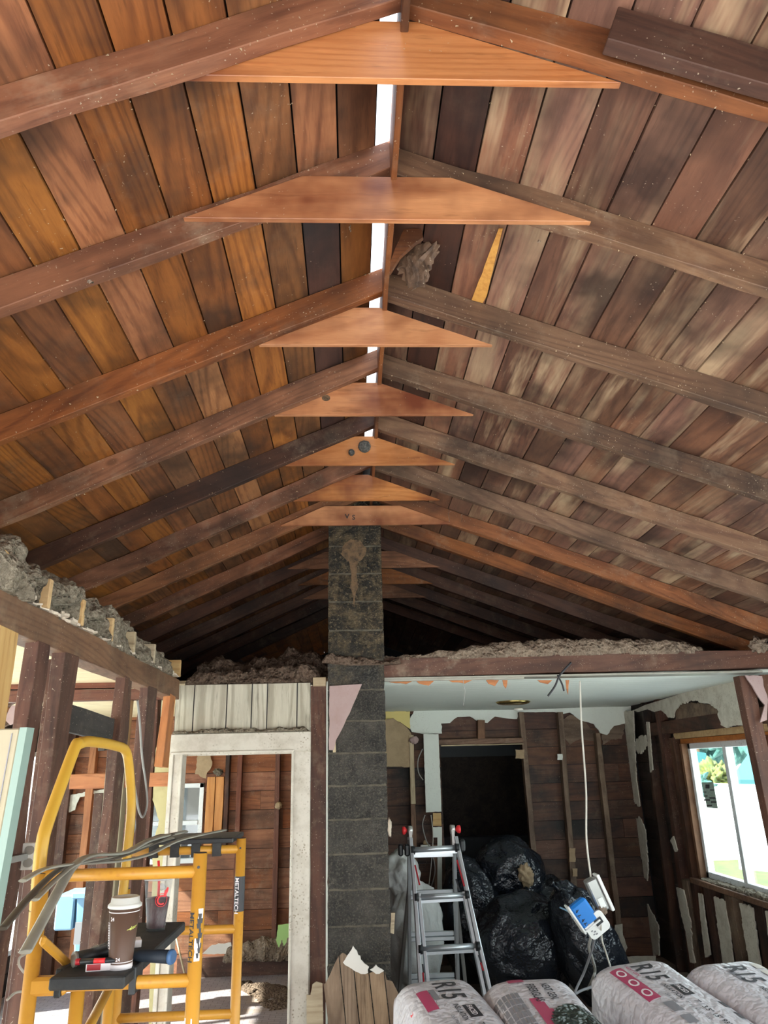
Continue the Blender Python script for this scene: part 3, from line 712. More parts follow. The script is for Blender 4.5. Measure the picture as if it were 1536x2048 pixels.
heap('insulation_heap', 'cellulose_grey', [((-1.31, 1.7, 2.50), .16, .20), ((-1.31, 2.4, 2.50), .16, .17), ((-1.31, 2.63, 2.50), .165, .225), ((-1.31, 2.75, 2.50), .16, .17), ((-1.31, 2.9, 2.50), .15, .18),
      ((-1.31, 3.2, 2.50), .155, .215), ((-1.31, 3.4, 2.50), .15, .18), ((-1.31, 3.7, 2.50), .155, .205), ((-1.31, 4.1, 2.50), .155, .18), ((-1.31, 4.6, 2.50), .155, .13), ((-1.31, 5.05, 2.50), .15, .09)],
     None, 0.05, 4, 420, 40, 'bank of grey fluffy insulation heaped along the left top plate', carve=carve, kind='stuff', fr=10)
# plaster crumbs on the plate
m = MB()
for k in range(34):
    y = 2.3 + k * 0.083 + random.uniform(-.05, .05); p = Vector((XW - random.uniform(0, .02), y, 2.512))
    m.prism(jag([p + Vector((-0.04, -.02, 0)), p + Vector((.0, -.03, random.uniform(-.004, .02))), p + Vector((.015, .02, random.uniform(-.01, .01))), p + Vector((-.04, .03, 0))], .009, .012, k), (0, 0, 1), random.uniform(.003, .012))
tag(m.build('plaster_crumbs', 'plaster_edge'), 'broken plaster crumbs lying along the left top plate', 'debris', kind='stuff')

# exterior left wall with windows, enlarged to let in more light
def wall_with_holes(name, x, y0, y1, z0, z1, holes, mat, th=0.02, axis='x'):
    """upright sheathed wall; boards run level, holes are (a0, a1, z0, z1)"""
    m = MB(); z = z0; rr = random.Random(len(name))
    zs = []; gp_ = 0.19 if name.endswith('_felt') else 0.185
    while z < z1 - 0.01: zs.append((z, min(z1, z + gp_))); z += 0.19
    for za, zb in zs:
        cuts = sorted({za, zb} | {h for q in holes for h in (q[2], q[3]) if za < h < zb}); r = rr.random(); r2 = rr.random(); spl = rr.uniform(y0, y1)
        for ca, cb in zip(cuts, cuts[1:]):
            segs = [(y0, y1)]
            for q in holes:
                if q[2] < cb - 1e-4 and q[3] > ca + 1e-4:
                    ns = []
                    for a, b in segs:
                        if q[1] <= a or q[0] >= b: ns.append((a, b)); continue
                        if q[0] > a: ns.append((a, q[0]))
                        if q[1] < b: ns.append((q[1], b))
                    segs = ns
            for a, b in segs:
                for aa, bb, r_ in ((a, min(b, spl), r), (max(a, spl), b, r2)):
                    if bb - aa < 0.01: continue
                    if axis == 'x': m.box((x, aa, ca), (x + th, bb - (0 if name.endswith('_felt') else 0.002), cb), r_)
                    else: m.box((aa, x, ca), (bb - 0.002, x + th, cb), r_)
    return struct(m.build(name, mat))
wall_with_holes('wall_left', -3.24, -0.6, 8.6, 0, 2.5, [(-.5, 1.5, 0.3, 2.3), (1.7, 5.0, 0.3, 2.35), (5.4, 7.4, 0.3, 2.3), (7.84, 8.34, 0.35, 2.14)], 'sheathing_black')
m = MB(); m.box((-3.27, -0.6, 0), (-3.25, 8.6, 2.5)); m2 = m
def backing(name, x, holes, y0, y1, z0, z1, axis='x', mat='roofing_felt'):
    return wall_with_holes(name, x, y0, y1, z0, z1, holes, mat, 0.01, axis)
m.b.free()
backing('wall_left_felt', -3.255, [(-.5, 1.5, 0.3, 2.3), (1.7, 5.0, 0.3, 2.35), (5.4, 7.4, 0.3, 2.3), (7.84, 8.34, 0.35, 2.14)], -0.6, 8.6, 0.0, 2.5)

def window(name, a0, a1, z0, z1, pos, axis, sgn, mat='vinyl_white', panes=1, vertical=True, fr=0.045, d=0.07):
    root = bpy.data.objects.new(name, None); COL.objects.link(root); struct(root)
    def bx(m, A0, A1, Z0, Z1, d0, d1):
        if axis == 'x': m.box((pos + d0 * sgn, A0, Z0), (pos + d1 * sgn, A1, Z1))
        else: m.box((A0, pos + d0 * sgn, Z0), (A1, pos + d1 * sgn, Z1))
    f = MB(); bx(f, a0, a1, z0, z0 + fr, 0, d); bx(f, a0, a1, z1 - fr, z1, 0, d); bx(f, a0, a0 + fr, z0, z1, 0, d); bx(f, a1 - fr, a1, z0, z1, 0, d)
    f.build('window_frame', mat, root, bevel=0.003)
    if panes == 2:
        mu = MB()
        if vertical: am = (a0 + a1) / 2; bx(mu, am - 0.03, am + 0.03, z0 + fr, z1 - fr, 0.005, d + 0.01)
        else: zm = (z0 + z1) / 2; bx(mu, a0 + fr, a1 - fr, zm - 0.022, zm + 0.022, 0.005, d + 0.01)
        mu.build('mullion', mat, root, bevel=0.003)
    g = MB(); bx(g, a0 + fr * .8, a1 - fr * .8, z0 + fr * .8, z1 - fr * .8, d * .45, d * .45 + 0.004); g.build('pane', 'glass', root)
    return root
window('window_2', 1.7, 5.0, 0.3, 2.35, -3.25, 'x', 1, panes=2); window('window_3', 5.4, 7.4, 0.3, 2.3, -3.25, 'x', 1, panes=2)
window('window_4', 7.84, 8.34, 0.35, 2.14, -3.25, 'x', 1)

# ================================================================== PARTITION at y = 5.2, left of the corner
timber('top_plate', (-3.2, 5.245, 2.525), (-1.22, 5.245, 2.52), 0.09, 0.10, 'red_plate', label='reddish upper plate of the cross wall seen through the left studs', cat='beam')
timber('top_plate', (-3.2, 5.255, 2.43), (-1.22, 5.255, 2.425), 0.09, 0.075, 'red_plate', label='darker lower plate of the cross wall seen through the left studs', cat='beam')
def vstud(px, w, z0, z1, Y, mat, lab, dx=0.0, d=0.09, name='wall_stud', group='studs of the cross wall'):
    p = YP(px, 1500, Y); x = p.x
    return timber(name, (x + dx, Y + d / 2, z0), (x, Y + d / 2, z1), d, w, mat, up=(1, 0, 0), label=lab, cat='stud', group=group, jit=0.004)
vstud(236, 0.05, 2.02, 2.39, 5.22, 'sheathing_dark', 'short dark cripple stud above the cream door casing')
vstud(246, 0.035, 2.02, 2.39, 5.20, 'new_pine', 'short pale cripple stud beside the dark one')
vstud(206, 0.055, 0, 1.80, 5.22, 'stud_old', 'dark jack stud left of the cream door casing')
vstud(302, 0.05, 0, 2.39, 5.24, 'stud_old', 'dark stud right of the coiled grey cable')
m = MB(); xa = YP(215, 1500, 5.19).x; m.box((xa, 5.19, 0), (xa + 0.06, 5.215, 2.05)); m.box((xa + 0.064, 5.185, 0), (xa + 0.105, 5.215, 2.05)); m.box((xa + 0.10, 5.20, 0), (xa + 0.12, 5.3, 2.05))
tag(m.build('door_casing', 'door_cream', bevel=0.003), 'cream door casing standing behind the right leg of the scaffold hoop', 'casing')
timber('wall_block', (-1.85, 5.25, 1.875), (-1.20, 5.25, 1.875), 0.05, 0.09, 'orange_pine', label='orange pine cross block with a hole, inside the scaffold hoop', cat='board')
m = MB(); m.lathe((YP(218, 1563, 5.21)), [(0.019, -0.004), (0.019, 0.004), (0.026, 0.004), (0.026, -0.004)], 20, tilt=Matrix.Rotation(pi / 2, 3, 'X'))
tag(m.build('pipe_ring', 'ceramic'), 'pale ring set in the orange cross block', 'ring')
# plaster remnants on the cross wall
o = sheet('plaster_remnant', [YP(x, y, 5.23) for x, y in ((312, 1495), (340, 1480), (350, 1490), (332, 1760), (318, 2100), (296, 2100), (306, 1700), (318, 1640), (305, 1600))], (0, 1, 0), 0.012, 'drywall_olive', 5, 0.012); tag(o, 'olive yellow plaster strip left of the white door casing', 'plaster')
o = sheet('plaster_remnant', [YP(x, y, 8.5) for x, y in ((20, 1430), (30, 1395), (90, 1400), (110, 1395), (170, 1393), (236, 1400), (236, 1436), (160, 1425), (112, 1440), (60, 1445))], (0, 1, 0), 0.012, 'drywall', 6, 0.02); tag(o, 'cream plaster left high on the far wall behind the left studs', 'plaster')
o = sheet('plaster_remnant', [YP(x, y, 5.30) for x, y in ((10, 1440), (24, 1410), (46, 1412), (40, 1440), (20, 1450))], (0, 1, 0), 0.012, 'drywall_pink', 7, 0.01); tag(o, 'pinkish plaster scrap at the far left edge above the leaning door', 'plaster')
o = sheet('plaster_remnant', [YP(x, y, 8.48) for x, y in ((140, 1590), (222, 1576), (220, 1592), (214, 1590), (212, 1602), (204, 1592), (190, 1588), (160, 1594), (150, 1620), (138, 1625))], (0, 1, 0), 0.01, 'drywall', 8, 0.01); tag(o, 'ragged plaster fringe under the orange cross block', 'plaster')

# leaning door at the far left
c = YP(55, 1450, 1.75)
root = thing('leaning_door', 'cream cabinet door with mint edge leaning at the far left', 'door', (c.x - 0.4, 1.77, 0))
m = MB(); z1 = 2.02; dx = -0.05
def slab(m, xa, xb, ya, yb, za, zb, sh=0.06): m.hexa([(xa - sh, ya, za), (xb - sh, ya, za), (xb - sh, yb, za), (xa - sh, yb, za), (xa, ya, zb), (xb, ya, zb), (xb, yb, zb), (xa, yb, zb)])
slab(m, c.x - 0.62, c.x - 0.016, 1.75, 1.79, 0.0, z1, 0.10); m.build('door_panel', 'door_cream', root, bevel=0.003)
m = MB(); slab(m, c.x - 0.016, c.x, 1.75, 1.79, 0.0, z1 + .002, 0.10); m.build('edge_strip', 'door_mint', root)
m = MB(); slab(m, c.x - 0.032, c.x - 0.030, 1.748, 1.75, 0.0, z1 - .01, 0.10); m.build('groove', 'ink_grey', root)

# ================================================================== BACK WALL y = 8.55
YB = 8.55
dx0, dx1 = YP(880, 1490, YB).x, YP(1043, 1490, YB).x; dz1 = 2.13
wx0, wx1 = YP(345, 1565, YB).x, YP(410, 1565, YB).x
wall_with_holes('wall_back', YB, -3.24, 0.1, 0, 2.5, [(wx0 - .3, wx1, 1.02, 1.80)], 'sheathing_warm', axis='y')
backing('wall_back_felt', YB + 0.021, [(wx0 - .3, wx1, 1.02, 1.80), (dx0, dx1, 0, dz1)], -3.24, 3.2, 0, 2.5, axis='y', mat='attic_black')
wall_with_holes('wall_back_right', YB, 0.1, 3.15, 0, 2.5, [(dx0, dx1, 0, dz1)], 'sheathing_dark', axis='y')
window('window_1', wx0 - .3, wx1, 1.02, 1.80, YB + 0.03, 'y', -1, panes=2, vertical=False)
bwx = YP(475, 1600, YB).x
vs_ = [(425, 0.045, 1.24, 1.86, 'new_pine', 'bright pine trimmer stud right of the small far window'), (440, 0.0, 0, 0, '', '')]
timber('wall_stud', (YP(420, 1600, 8.44).x, 8.45, 1.15), (YP(421, 1600, 8.44).x, 8.45, 1.86), 0.045, 0.085, 'orange_pine_light', up=(1, 0, 0), label='bright pine trimmer stud just right of the far window', cat='stud', group='studs of the far wall')
timber('wall_stud', (YP(438, 1600, 8.44).x, 8.46, 1.15), (YP(438, 1600, 8.44).x, 8.46, 1.86), 0.045, 0.085, 'orange_pine_light', up=(1, 0, 0), label='second pine trimmer stud right of the far window', cat='stud', group='studs of the far wall')
timber('wall_stud', (YP(452, 1600, 8.44).x, 8.49, 1.15), (YP(452, 1600, 8.44).x, 8.49, 2.5), 0.09, 0.045, 'sheathing_dark', up=(1, 0, 0), label='dark stud beside the two pine trimmers', cat='stud', group='studs of the far wall')
timber('wall_stud', (YP(474, 1700, 8.44).x, 8.49, 0), (YP(480, 1500, 8.44).x, 8.49, 2.5), 0.09, 0.05, 'red_plate', up=(1, 0, 0), label='reddish brown stud in the middle of the white doorway view', cat='stud', group='studs of the far wall')
timber('wall_stud', (YP(549, 1800, 8.44).x, 8.49, 0), (YP(556, 1500, 8.44).x, 8.49, 2.5), 0.09, 0.05, 'red_plate', up=(1, 0, 0), label='reddish brown stud with a paper knob, right in the doorway view', cat='stud', group='studs of the far wall')
m = MB(); m.blob(YP(557, 1611, 8.40), (.035, .03, .035), .35, 3, 2, 3); tag(m.build('paper_wad', 'paper_brown'), 'crumpled pale paper wad on the right stud in the doorway', 'wad')
o = sheet('kraft_paper', [YP(x, y, 8.46) for x, y in ((396, 1505), (420, 1505), (424, 1530), (414, 1545), (412, 1557), (390, 1548))], (0, 1, 0), 0.006, 'paper_brown', 3, 0.01); tag(o, 'torn brown paper above the small far window', 'paper')
m = MB()
for k in range(10): m.blob(YP(432 + random.uniform(-15, 20), 1530 + random.uniform(-8, 14) + (k > 7) * 18, 8.42), (.05, .04, .035), .5, 3, k, 3)
tag(m.build('insulation_tuft', 'cellulose_grey'), 'grey insulation clump on top of the pine trimmers', 'insulation')
m = MB(); m.box((-1.75, 8.44, 0.0), (-0.2, 8.5, 0.17)); struct(m.build('baseboard_back', 'stud_old'))
o = sheet('drywall_scrap', [YP(x, y, 8.38) for x, y in ((404, 1908), (424, 1890), (462, 1885), (466, 1908))], (0, 1, 0), 0.012, 'ceramic', 9, 0.006); tag(o, 'cream drywall scrap leaning on the far baseboard', 'drywall')
o = sheet('drywall_scrap', [YP(x, y, 8.36) for x, y in ((556, 1850), (572, 1848), (600, 1846), (600, 1905), (560, 1900), (552, 1880))], (0, 1, 0), 0.012, 'drywall_green', 10, 0.01); tag(o, 'lime green painted scrap at the right of the doorway floor', 'drywall')
heap('debris_heap', 'cellulose_pale', [((-1.3, 8.40, 0.14), .05, .10), ((-.95, 8.40, .14), .06, .18), ((-.7, 8.40, .14), .06, .24), ((-.4, 8.40, .14), .06, .20)], None, .05, 2, 100, 20, 'dusty rubble bank along the far baseboard', 'debris', kind='stuff')
heap('debris_pile', 'cellulose_brown', [((-1.1, 8.2, -.01), .08, .02), ((-.8, 7.9, -.015), .2, .035), ((-.55, 7.3, -.015), .15, .03)], None, .03, 8, 100, 20, 'scatter of brown rubble on the floor of the doorway room', 'debris', kind='stuff')
timber('lath_stick', YP(352, 1875, 8.4), ZP(372, 1960, 0.02), .012, .02, 'lath', label='thin wooden stick leaning at the foot of the far wall', cat='stick')
# window-side boards of the back-left room
vstud(140, 0.09, 0, 2.4, 8.44, 'stud_old', 'dark far stud behind the scaffold hoop, left one', group='studs of the far wall')
vstud(186, 0.07, 0, 2.4, 8.44, 'orange_pine', 'orange streaked far stud behind the scaffold hoop', group='studs of the far wall')

# dividing wall behind chimney, hidden side partition
wall_with_holes('wall_middle', 0.02, 5.75, 8.55, 0, 2.5, [], 'sheathing_dark')
# ceilings
m = MB(); m.box((-3.2, 5.32, 2.50), (0.03, 8.55, 2.52)); struct(m.build('ceiling_back_left', 'ceiling_cream'))
m = MB(); rr = random.Random(2)
for k in range(22):
    y = 5.34 + k * 0.152; m.hexa([(0.03, y, 2.50), (3.12, y - 0.03, 2.50), (3.12, y + .118, 2.50), (0.03, y + .148, 2.50), (0.03, y, 2.515), (3.12, y - .03, 2.515), (3.12, y + .118, 2.515), (.03, y + .148, 2.515)])
m.box((0.03, 5.3, 2.508), (3.15, 8.56, 2.52)); struct(m.build('ceiling', 'ceiling_paint'))
# dark room beyond
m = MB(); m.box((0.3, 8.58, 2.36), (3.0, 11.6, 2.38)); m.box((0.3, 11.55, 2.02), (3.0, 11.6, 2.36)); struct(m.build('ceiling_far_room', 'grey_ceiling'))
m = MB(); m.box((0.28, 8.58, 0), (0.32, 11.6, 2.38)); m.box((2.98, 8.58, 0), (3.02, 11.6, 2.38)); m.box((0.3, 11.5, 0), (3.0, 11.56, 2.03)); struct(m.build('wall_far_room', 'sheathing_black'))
m = MB(); m.box((.9, 11.3, .55), (2.9, 11.5, .95)); struct(m.build('trim_1', 'grey_ceiling'))
m = MB(); c = ZP(905, 1505, 2.355); m.lathe(c, [(.06, -.03), (.06, 0), (.03, 0)], 16); tag(m.build('ceiling_vent_cap', 'metal_grey'), 'small round fitting on the dark far ceiling through the doorway', 'fitting')

# ---------------- right back room dressing
def S8(pts, Y=YB - 0.03): return [YP(x, y, Y) for x, y in pts]
o = sheet('drywall_remnant', S8([(828, 1421), (1050, 1419), (1262, 1412), (1262, 1440), (1250, 1447), (1228, 1452), (1214, 1470), (1200, 1466), (1188, 1448), (1160, 1440), (1140, 1425), (1125, 1428), (1110, 1424), (1040, 1424), (1034, 1438), (1015, 1437), (990, 1433), (975, 1446), (955, 1442), (940, 1433), (915, 1434), (900, 1446), (882, 1447), (884, 1467), (845, 1468), (824, 1464), (818, 1445)]), (0, 1, 0), 0.014, 'drywall_pale', 11, 0.008, keep=(0, 1)); tag(o, 'white torn drywall band under the ceiling of the right back room', 'drywall')
o = sheet('drywall_remnant', S8([(770, 1423), (820, 1423), (820, 1458), (800, 1444), (788, 1438), (770, 1442)], YB - .05), (0, 1, 0), 0.012, 'drywall_yellow', 12, 0.006); tag(o, 'small yellow painted drywall piece right of the chimney', 'drywall')
o = sheet('kraft_paper', S8([(770, 1440), (786, 1436), (800, 1445), (818, 1460), (824, 1472), (820, 1534), (770, 1534)], YB - .09), (0, 1, 0), 0.03, 'paper_brown', 13, 0.006); tag(o, 'brown kraft faced insulation batt right of the chimney', 'insulation')
m = MB()
for k in range(9): m.blob(YP(838 + random.uniform(-12, 14), 1476 + random.uniform(-9, 9), YB - .1), (.05, .04, .04), .4, 3, k, 3)
tag(m.build('insulation_tuft', 'drywall_pink'), 'pink insulation tuft left of the white door strip', 'insulation')
o = sheet('drywall_remnant', S8([(847, 1468), (877, 1468), (883, 1623), (852, 1625)], YB - .13), (0, 1, 0), 0.014, 'drywall_pale', 14, 0.003); tag(o, 'tall white drywall strip on the left side of the dark doorway', 'drywall')
o = sheet('drywall_remnant', S8([(866, 1654), (884, 1654), (884, 1675), (884, 1900), (875, 1900), (875, 1675), (866, 1675)], YB - .125), (0, 1, 0), 0.012, 'drywall_pale', 15, 0.002); tag(o, 'narrow white strip below the tall one beside the doorway', 'drywall')
o = sheet('drywall_remnant', S8([(866, 1626), (882, 1626), (883, 1652), (866, 1652)], YB - .125), (0, 1, 0), 0.012, 'new_pine', 15, 0.002); tag(o, 'small pale wood scrap between the white strips', 'wood')
def bstud(x0, y0, x1, y1, w, mat, lab, Y=YB - .1, d=.09, name='wall_stud'):
    a, b = YP(x0, y0, Y), YP(x1, y1, Y)
    k = (b - a) / (a.z - b.z) if a.z != b.z else Vector()
    return timber(name, b + Vector((0, d / 2, 0)), a + Vector((0, d / 2, 0)), d, w, mat, up=(1, 0, 0), label=lab, cat='stud', group='studs of the right back room', jit=0.004)
bstud(823, 1470, 826, 1608, .05, 'lath', 'pale upper half of the stud right of the brown batt')
bstud(826, 1608, 836, 1900, .05, 'plate_wood', 'brown lower half of the stud behind the ladder hinge')
bstud(872, 1690, 880, 1930, .06, 'plate_wood', 'brown stud seen between the ladder rails')
bstud(963, 1440, 963, 1482, .08, 'plate_wood', 'short cripple stud above the dark doorway', Y=YB - .09)
bstud(1043, 1424, 1075, 1780, .055, 'stud_grey', 'stud forming the right side of the dark doorway')
bstud(1121, 1424, 1150, 1790, .055, 'stud_grey', 'stud one bay right of the dark doorway')
bstud(1196, 1466, 1238, 1850, .055, 'stud_grey', 'stud two bays right of the dark doorway')
timber('door_header', (dx0 - .12, YB - .06, 2.16), (dx1, YB - .06, 2.16), .09, .055, 'plate_wood', label='rough wood header over the dark doorway', cat='beam')
timber('door_header', (dx0 , YB - .09, 2.122), (dx1, YB - .09, 2.122), .05, .012, 'lath', label='thin pale strip edging the dark doorway top', cat='trim')
for k, (x, y, w_, h_, lab) in enumerate(((1040, 1508, 9, 9, 'loose paper tab on the doorway stud'), (1120, 1514, 5, 6, 'white tab on the stud one bay right of doorway'), (1075, 1750, 6, 20, 'pale splinter at the foot of the doorway stud'),
                                (1145, 1710, 6, 14, 'pale splinter low on the middle stud'), (1150, 1745, 5, 8, 'second pale splinter lower on the middle stud'))):
    o = sheet('paper_tab', S8([(x - w_, y - h_), (x + w_, y - h_), (x + w_, y + h_), (x - w_, y + h_)], YB - .135), (0, 1, 0), .01, 'paper_brown' if k != 1 else 'drywall_pale', 20 + k, .006); tag(o, lab, 'scrap')
# grey torn paper areas
for k, (pts, lab) in enumerate((([(1125, 1440), (1140, 1430), (1165, 1440), (1192, 1465), (1192, 1482), (1160, 1478), (1140, 1490), (1128, 1475)], 'grey torn backing paper between right studs under the white band'),
                    ([(1205, 1440), (1235, 1436), (1250, 1450), (1244, 1478), (1225, 1478), (1205, 1490)], 'grey torn backing paper near the corner'))):
    o = sheet('backing_paper', S8(pts, YB - .02), (0, 1, 0), .008, 'stud_grey', 30 + k, .012); tag(o, lab, 'paper')
o = sheet('drywall_remnant', S8([(1230, 1850), (1245, 1848), (1246, 1870), (1255, 1895), (1250, 1910), (1234, 1908), (1236, 1885), (1226, 1870)], YB - .12), (0, 1, 0), .012, 'drywall', 33, .008); tag(o, 'small cream drywall scrap low beside the thermostat', 'drywall')
o = sheet('drywall_remnant', S8([(1216, 1914), (1312, 1912), (1312, 1928), (1218, 1932)], YB - .15), (0, 1, 0), .014, 'drywall', 34, .005); tag(o, 'low cream baseboard strip at the back corner', 'trim')
# wires on the back wall
def cable(name, pts, r, mat, lab, cat='cable', seg=8, parent=None, flat=1.0):
    P = [Vector(p) for p in pts]; out = []
    for i in range(len(P) - 1):
        a, b, c_, d_ = P[max(i - 1, 0)], P[i], P[i + 1], P[min(i + 2, len(P) - 1)]
        for j in range(8):
            t = j / 8; out.append(0.5 * ((2 * b) + (c_ - a) * t + (2 * a - 5 * b + 4 * c_ - d_) * t * t + (3 * b - a - 3 * c_ + d_) * t ** 3))
    out.append(P[-1]); m = MB(); m.tube(out, r, seg, flat=flat); o = m.build(name, mat, parent)
    if lab: tag(o, lab, cat)
    return o
cable('cable', S8([(845, 1498), (836, 1520), (837, 1545), (846, 1560)], YB - .15), .006, 'cable_grey', 'thin grey wire loop left of the tall white strip')
cable('cable', S8([(850, 1630), (845, 1650), (852, 1680), (862, 1700), (870, 1740), (862, 1775)], YB - .18), .006, 'cable_grey', 'dangling wire by the ladder top')
cable('cable', S8([(862, 1630), (866, 1680), (858, 1770), (850, 1800)], YB - .2), .005, 'cable_white', 'second thin wire behind the ladder top')
c = YP(851, 1698, YB - .15); root = thing('outlet_box', 'white outlet box with frayed wires above the ladder top rung', 'outlet', c)
m = MB(); m.box(c + Vector((-.05, -.02, -.04)), c + Vector((.05, .05, .04))); m.build('box_body', 'outlet_white', root, bevel=.004)
m = MB()
for s_ in (-1, 1): m.lathe(c + Vector((.0 + .018 * s_, -.022, 0)), [(.012, -.002), (.012, .002)], 12, tilt=Matrix.Rotation(pi / 2, 3, 'X'))
m.build('socket', 'ink', root)
m = MB()
for k in range(8): m.blob(c + Vector((random.uniform(-.05, .05), 0, .05 + random.uniform(0, .05))), (.02, .015, .025), .7, 3, k, 2)
m.build('frayed_wire', 'paper_brown', root)

# ceiling light
c = ZP(1026, 1403, 2.5); root = thing('ceiling_light', 'round brass ceiling light base with bare broken socket', 'ceiling light', c)
m = MB(); m.lathe(c, [(.02, 0), (.165, 0), (.17, -.006), (.15, -.022), (.12, -.028), (.02, -.03)], 40); m.build('light_base', 'brass', root)
m = MB(); m.lathe(c + Vector((0, 0, -.1)), [(.018, -.03), (.03, -.02), (.032, .02), (.022, .07)], 20); m.blob(c + Vector((-.03, 0, -.09)), (.03, .03, .03), .1, 2, 1, 3); m.blob(c + Vector((.05, 0, -.075)), (.05, .015, .012), .3, 2, 1, 2); m.build('socket', 'ceramic', root)

# ================================================================== RIGHT WALL x = 3.08
XR = 3.08
wy0, wy1 = 5.72, 7.18; wz0, wz1 = 0.92, 2.06
wall_with_holes('wall_right', XR + .09, -0.6, 8.6, 0, 2.66, [(wy0, wy1, wz0, wz1), (-.4, 2.4, 0.3, 2.3), (2.7, 5.0, 0.3, 2.3)], 'sheathing_black')
backing('wall_right_felt', XR + .112, [(wy0, wy1, wz0, wz1), (-.4, 2.4, 0.3, 2.3), (2.7, 5.0, 0.3, 2.3)], -0.6, 8.6, 0, 2.9)
w = window('window_5', wy0, wy1, wz0, wz1, XR + .13, 'x', -1, panes=2, fr=.05, d=.06)
for k, (ya, yb) in enumerate(((-.4, 2.4), (2.7, 5.0))): window(f'window_{6 + k}', ya, yb, .3, 2.3, XR + .13, 'x', -1, panes=2)  # unseen front room windows, made large to bring in more daylight
# window lumber
m = MB(); m.box((XR + .02, wy0 - .05, wz1 + .045), (XR + .11, wy1 + .16, wz1 + .10)); tag(m.build('window_header', 'new_pine', bevel=.003), 'light pine board across the top of the right window', 'board')
m = MB(); m.box((XR + .03, wy0 - .03, wz1), (XR + .11, wy1 + .05, wz1 + .043)); tag(m.build('window_header', 'orange_pine', bevel=.003), 'reddish pine strip directly over the right window frame', 'board')
timber('window_jamb', (XR + .06, wy1 + .025, wz0 - .02), (XR + .06, wy1 + .025, wz1), .045, .09, 'plate_wood', up=(1, 0, 0), label='brown jamb board on the far side of the right window', cat='board')
timber('window_jamb', (XR + .06, wy0 - .025, wz0 - .02), (XR + .06, wy0 - .025, wz1 + .02), .055, .09, 'red_plate', up=(1, 0, 0), label='reddish jamb board on the near side of the right window', cat='board')
m = MB(); m.box((XR - .03, wy0 - .1, wz0 - .06), (XR + .11, wy1 + .14, wz0 - .015)); tag(m.build('window_sill_board', 'plate_wood', bevel=.004), 'rough brown board forming the right window sill', 'sill')
heap('sill_debris', 'cellulose_grey', [((XR + .04, wy0, wz0 - .02), .04, .02), ((XR + .04, 6.2, wz0 - .02), .05, .035), ((XR + .04, 6.8, wz0 - .02), .045, .02), ((XR + .04, wy1, wz0 - .02), .04, .02)], None, .02, 5, 120, 14, 'plaster dust and crumbs along the right window sill', 'debris', kind='stuff', fr=20)
# glass sticker
pts = [XP(x, y, XR + .095) for x, y in ((1404, 1565), (1427, 1564), (1436, 1617), (1414, 1615))]
m = MB(); m.prism(pts, (-1, 0, 0), .002); stk = tag(m.build('window_sticker', 'sticker_green'), 'printed grey green label stuck on the left pane of right window', 'sticker')
m = MB()
for (px, py, w_, h_) in ((1415, 1573, 4, 4), (1424, 1580, 4, 1.0), (1410, 1584, 3, .8), (1425, 1596, 6, 1.3), (1414, 1600, 6, 1.3), (1428, 1604, 6, 1.3), (1419, 1611, 5, 1.0), (1412, 1592, 3, 1)):
    m.prism([XP(px + a * w_, py + b * h_, XR + .091) for a, b in ((-1, -1), (1, -1), (1, 1), (-1, 1))], (-1, 0, 0), .001)
m.build('print', 'ink', stk)
# studs of the right wall
def rstud(px, py, w, z0, z1, mat, lab, X=XR, d=.09, lean=0.0):
    y = XP(px, py, X).y
    return timber('wall_stud', (X + d / 2, y + lean, z0), (X + d / 2, y, z1), d, w, mat, up=(0, 1, 0), label=lab, cat='stud', group='studs of the right wall', jit=.004)
rstud(1288, 1450, .045, 0, 2.5, 'sheathing_dark', 'dark stud just right of the torn plaster corner')
rstud(1318, 1450, .09, 0, 2.5, 'stud_old', 'dark stud midway between the corner and the window', lean=.04)
rstud(1345, 1500, .09, 0, 2.12, 'sheathing_dark', 'dark jack stud at the far side of the right window')
for k, (px, lab) in enumerate(((1378, 'short dark stud under the far end of the window sill'), (1420, 'short dark stud under the window sill, second from its far end'), (1462, 'short dark stud under the middle of the window sill'), (1518, 'short dark stud under the near part of the window sill'))):
    rstud(px, 1830, .13, 0, wz0 - .06, 'stud_grey' if k % 2 == 0 else 'sheathing_dark', lab, lean=-.02)
def S9(pts, X=XR - .012): return [XP(x, y, X) for x, y in pts]
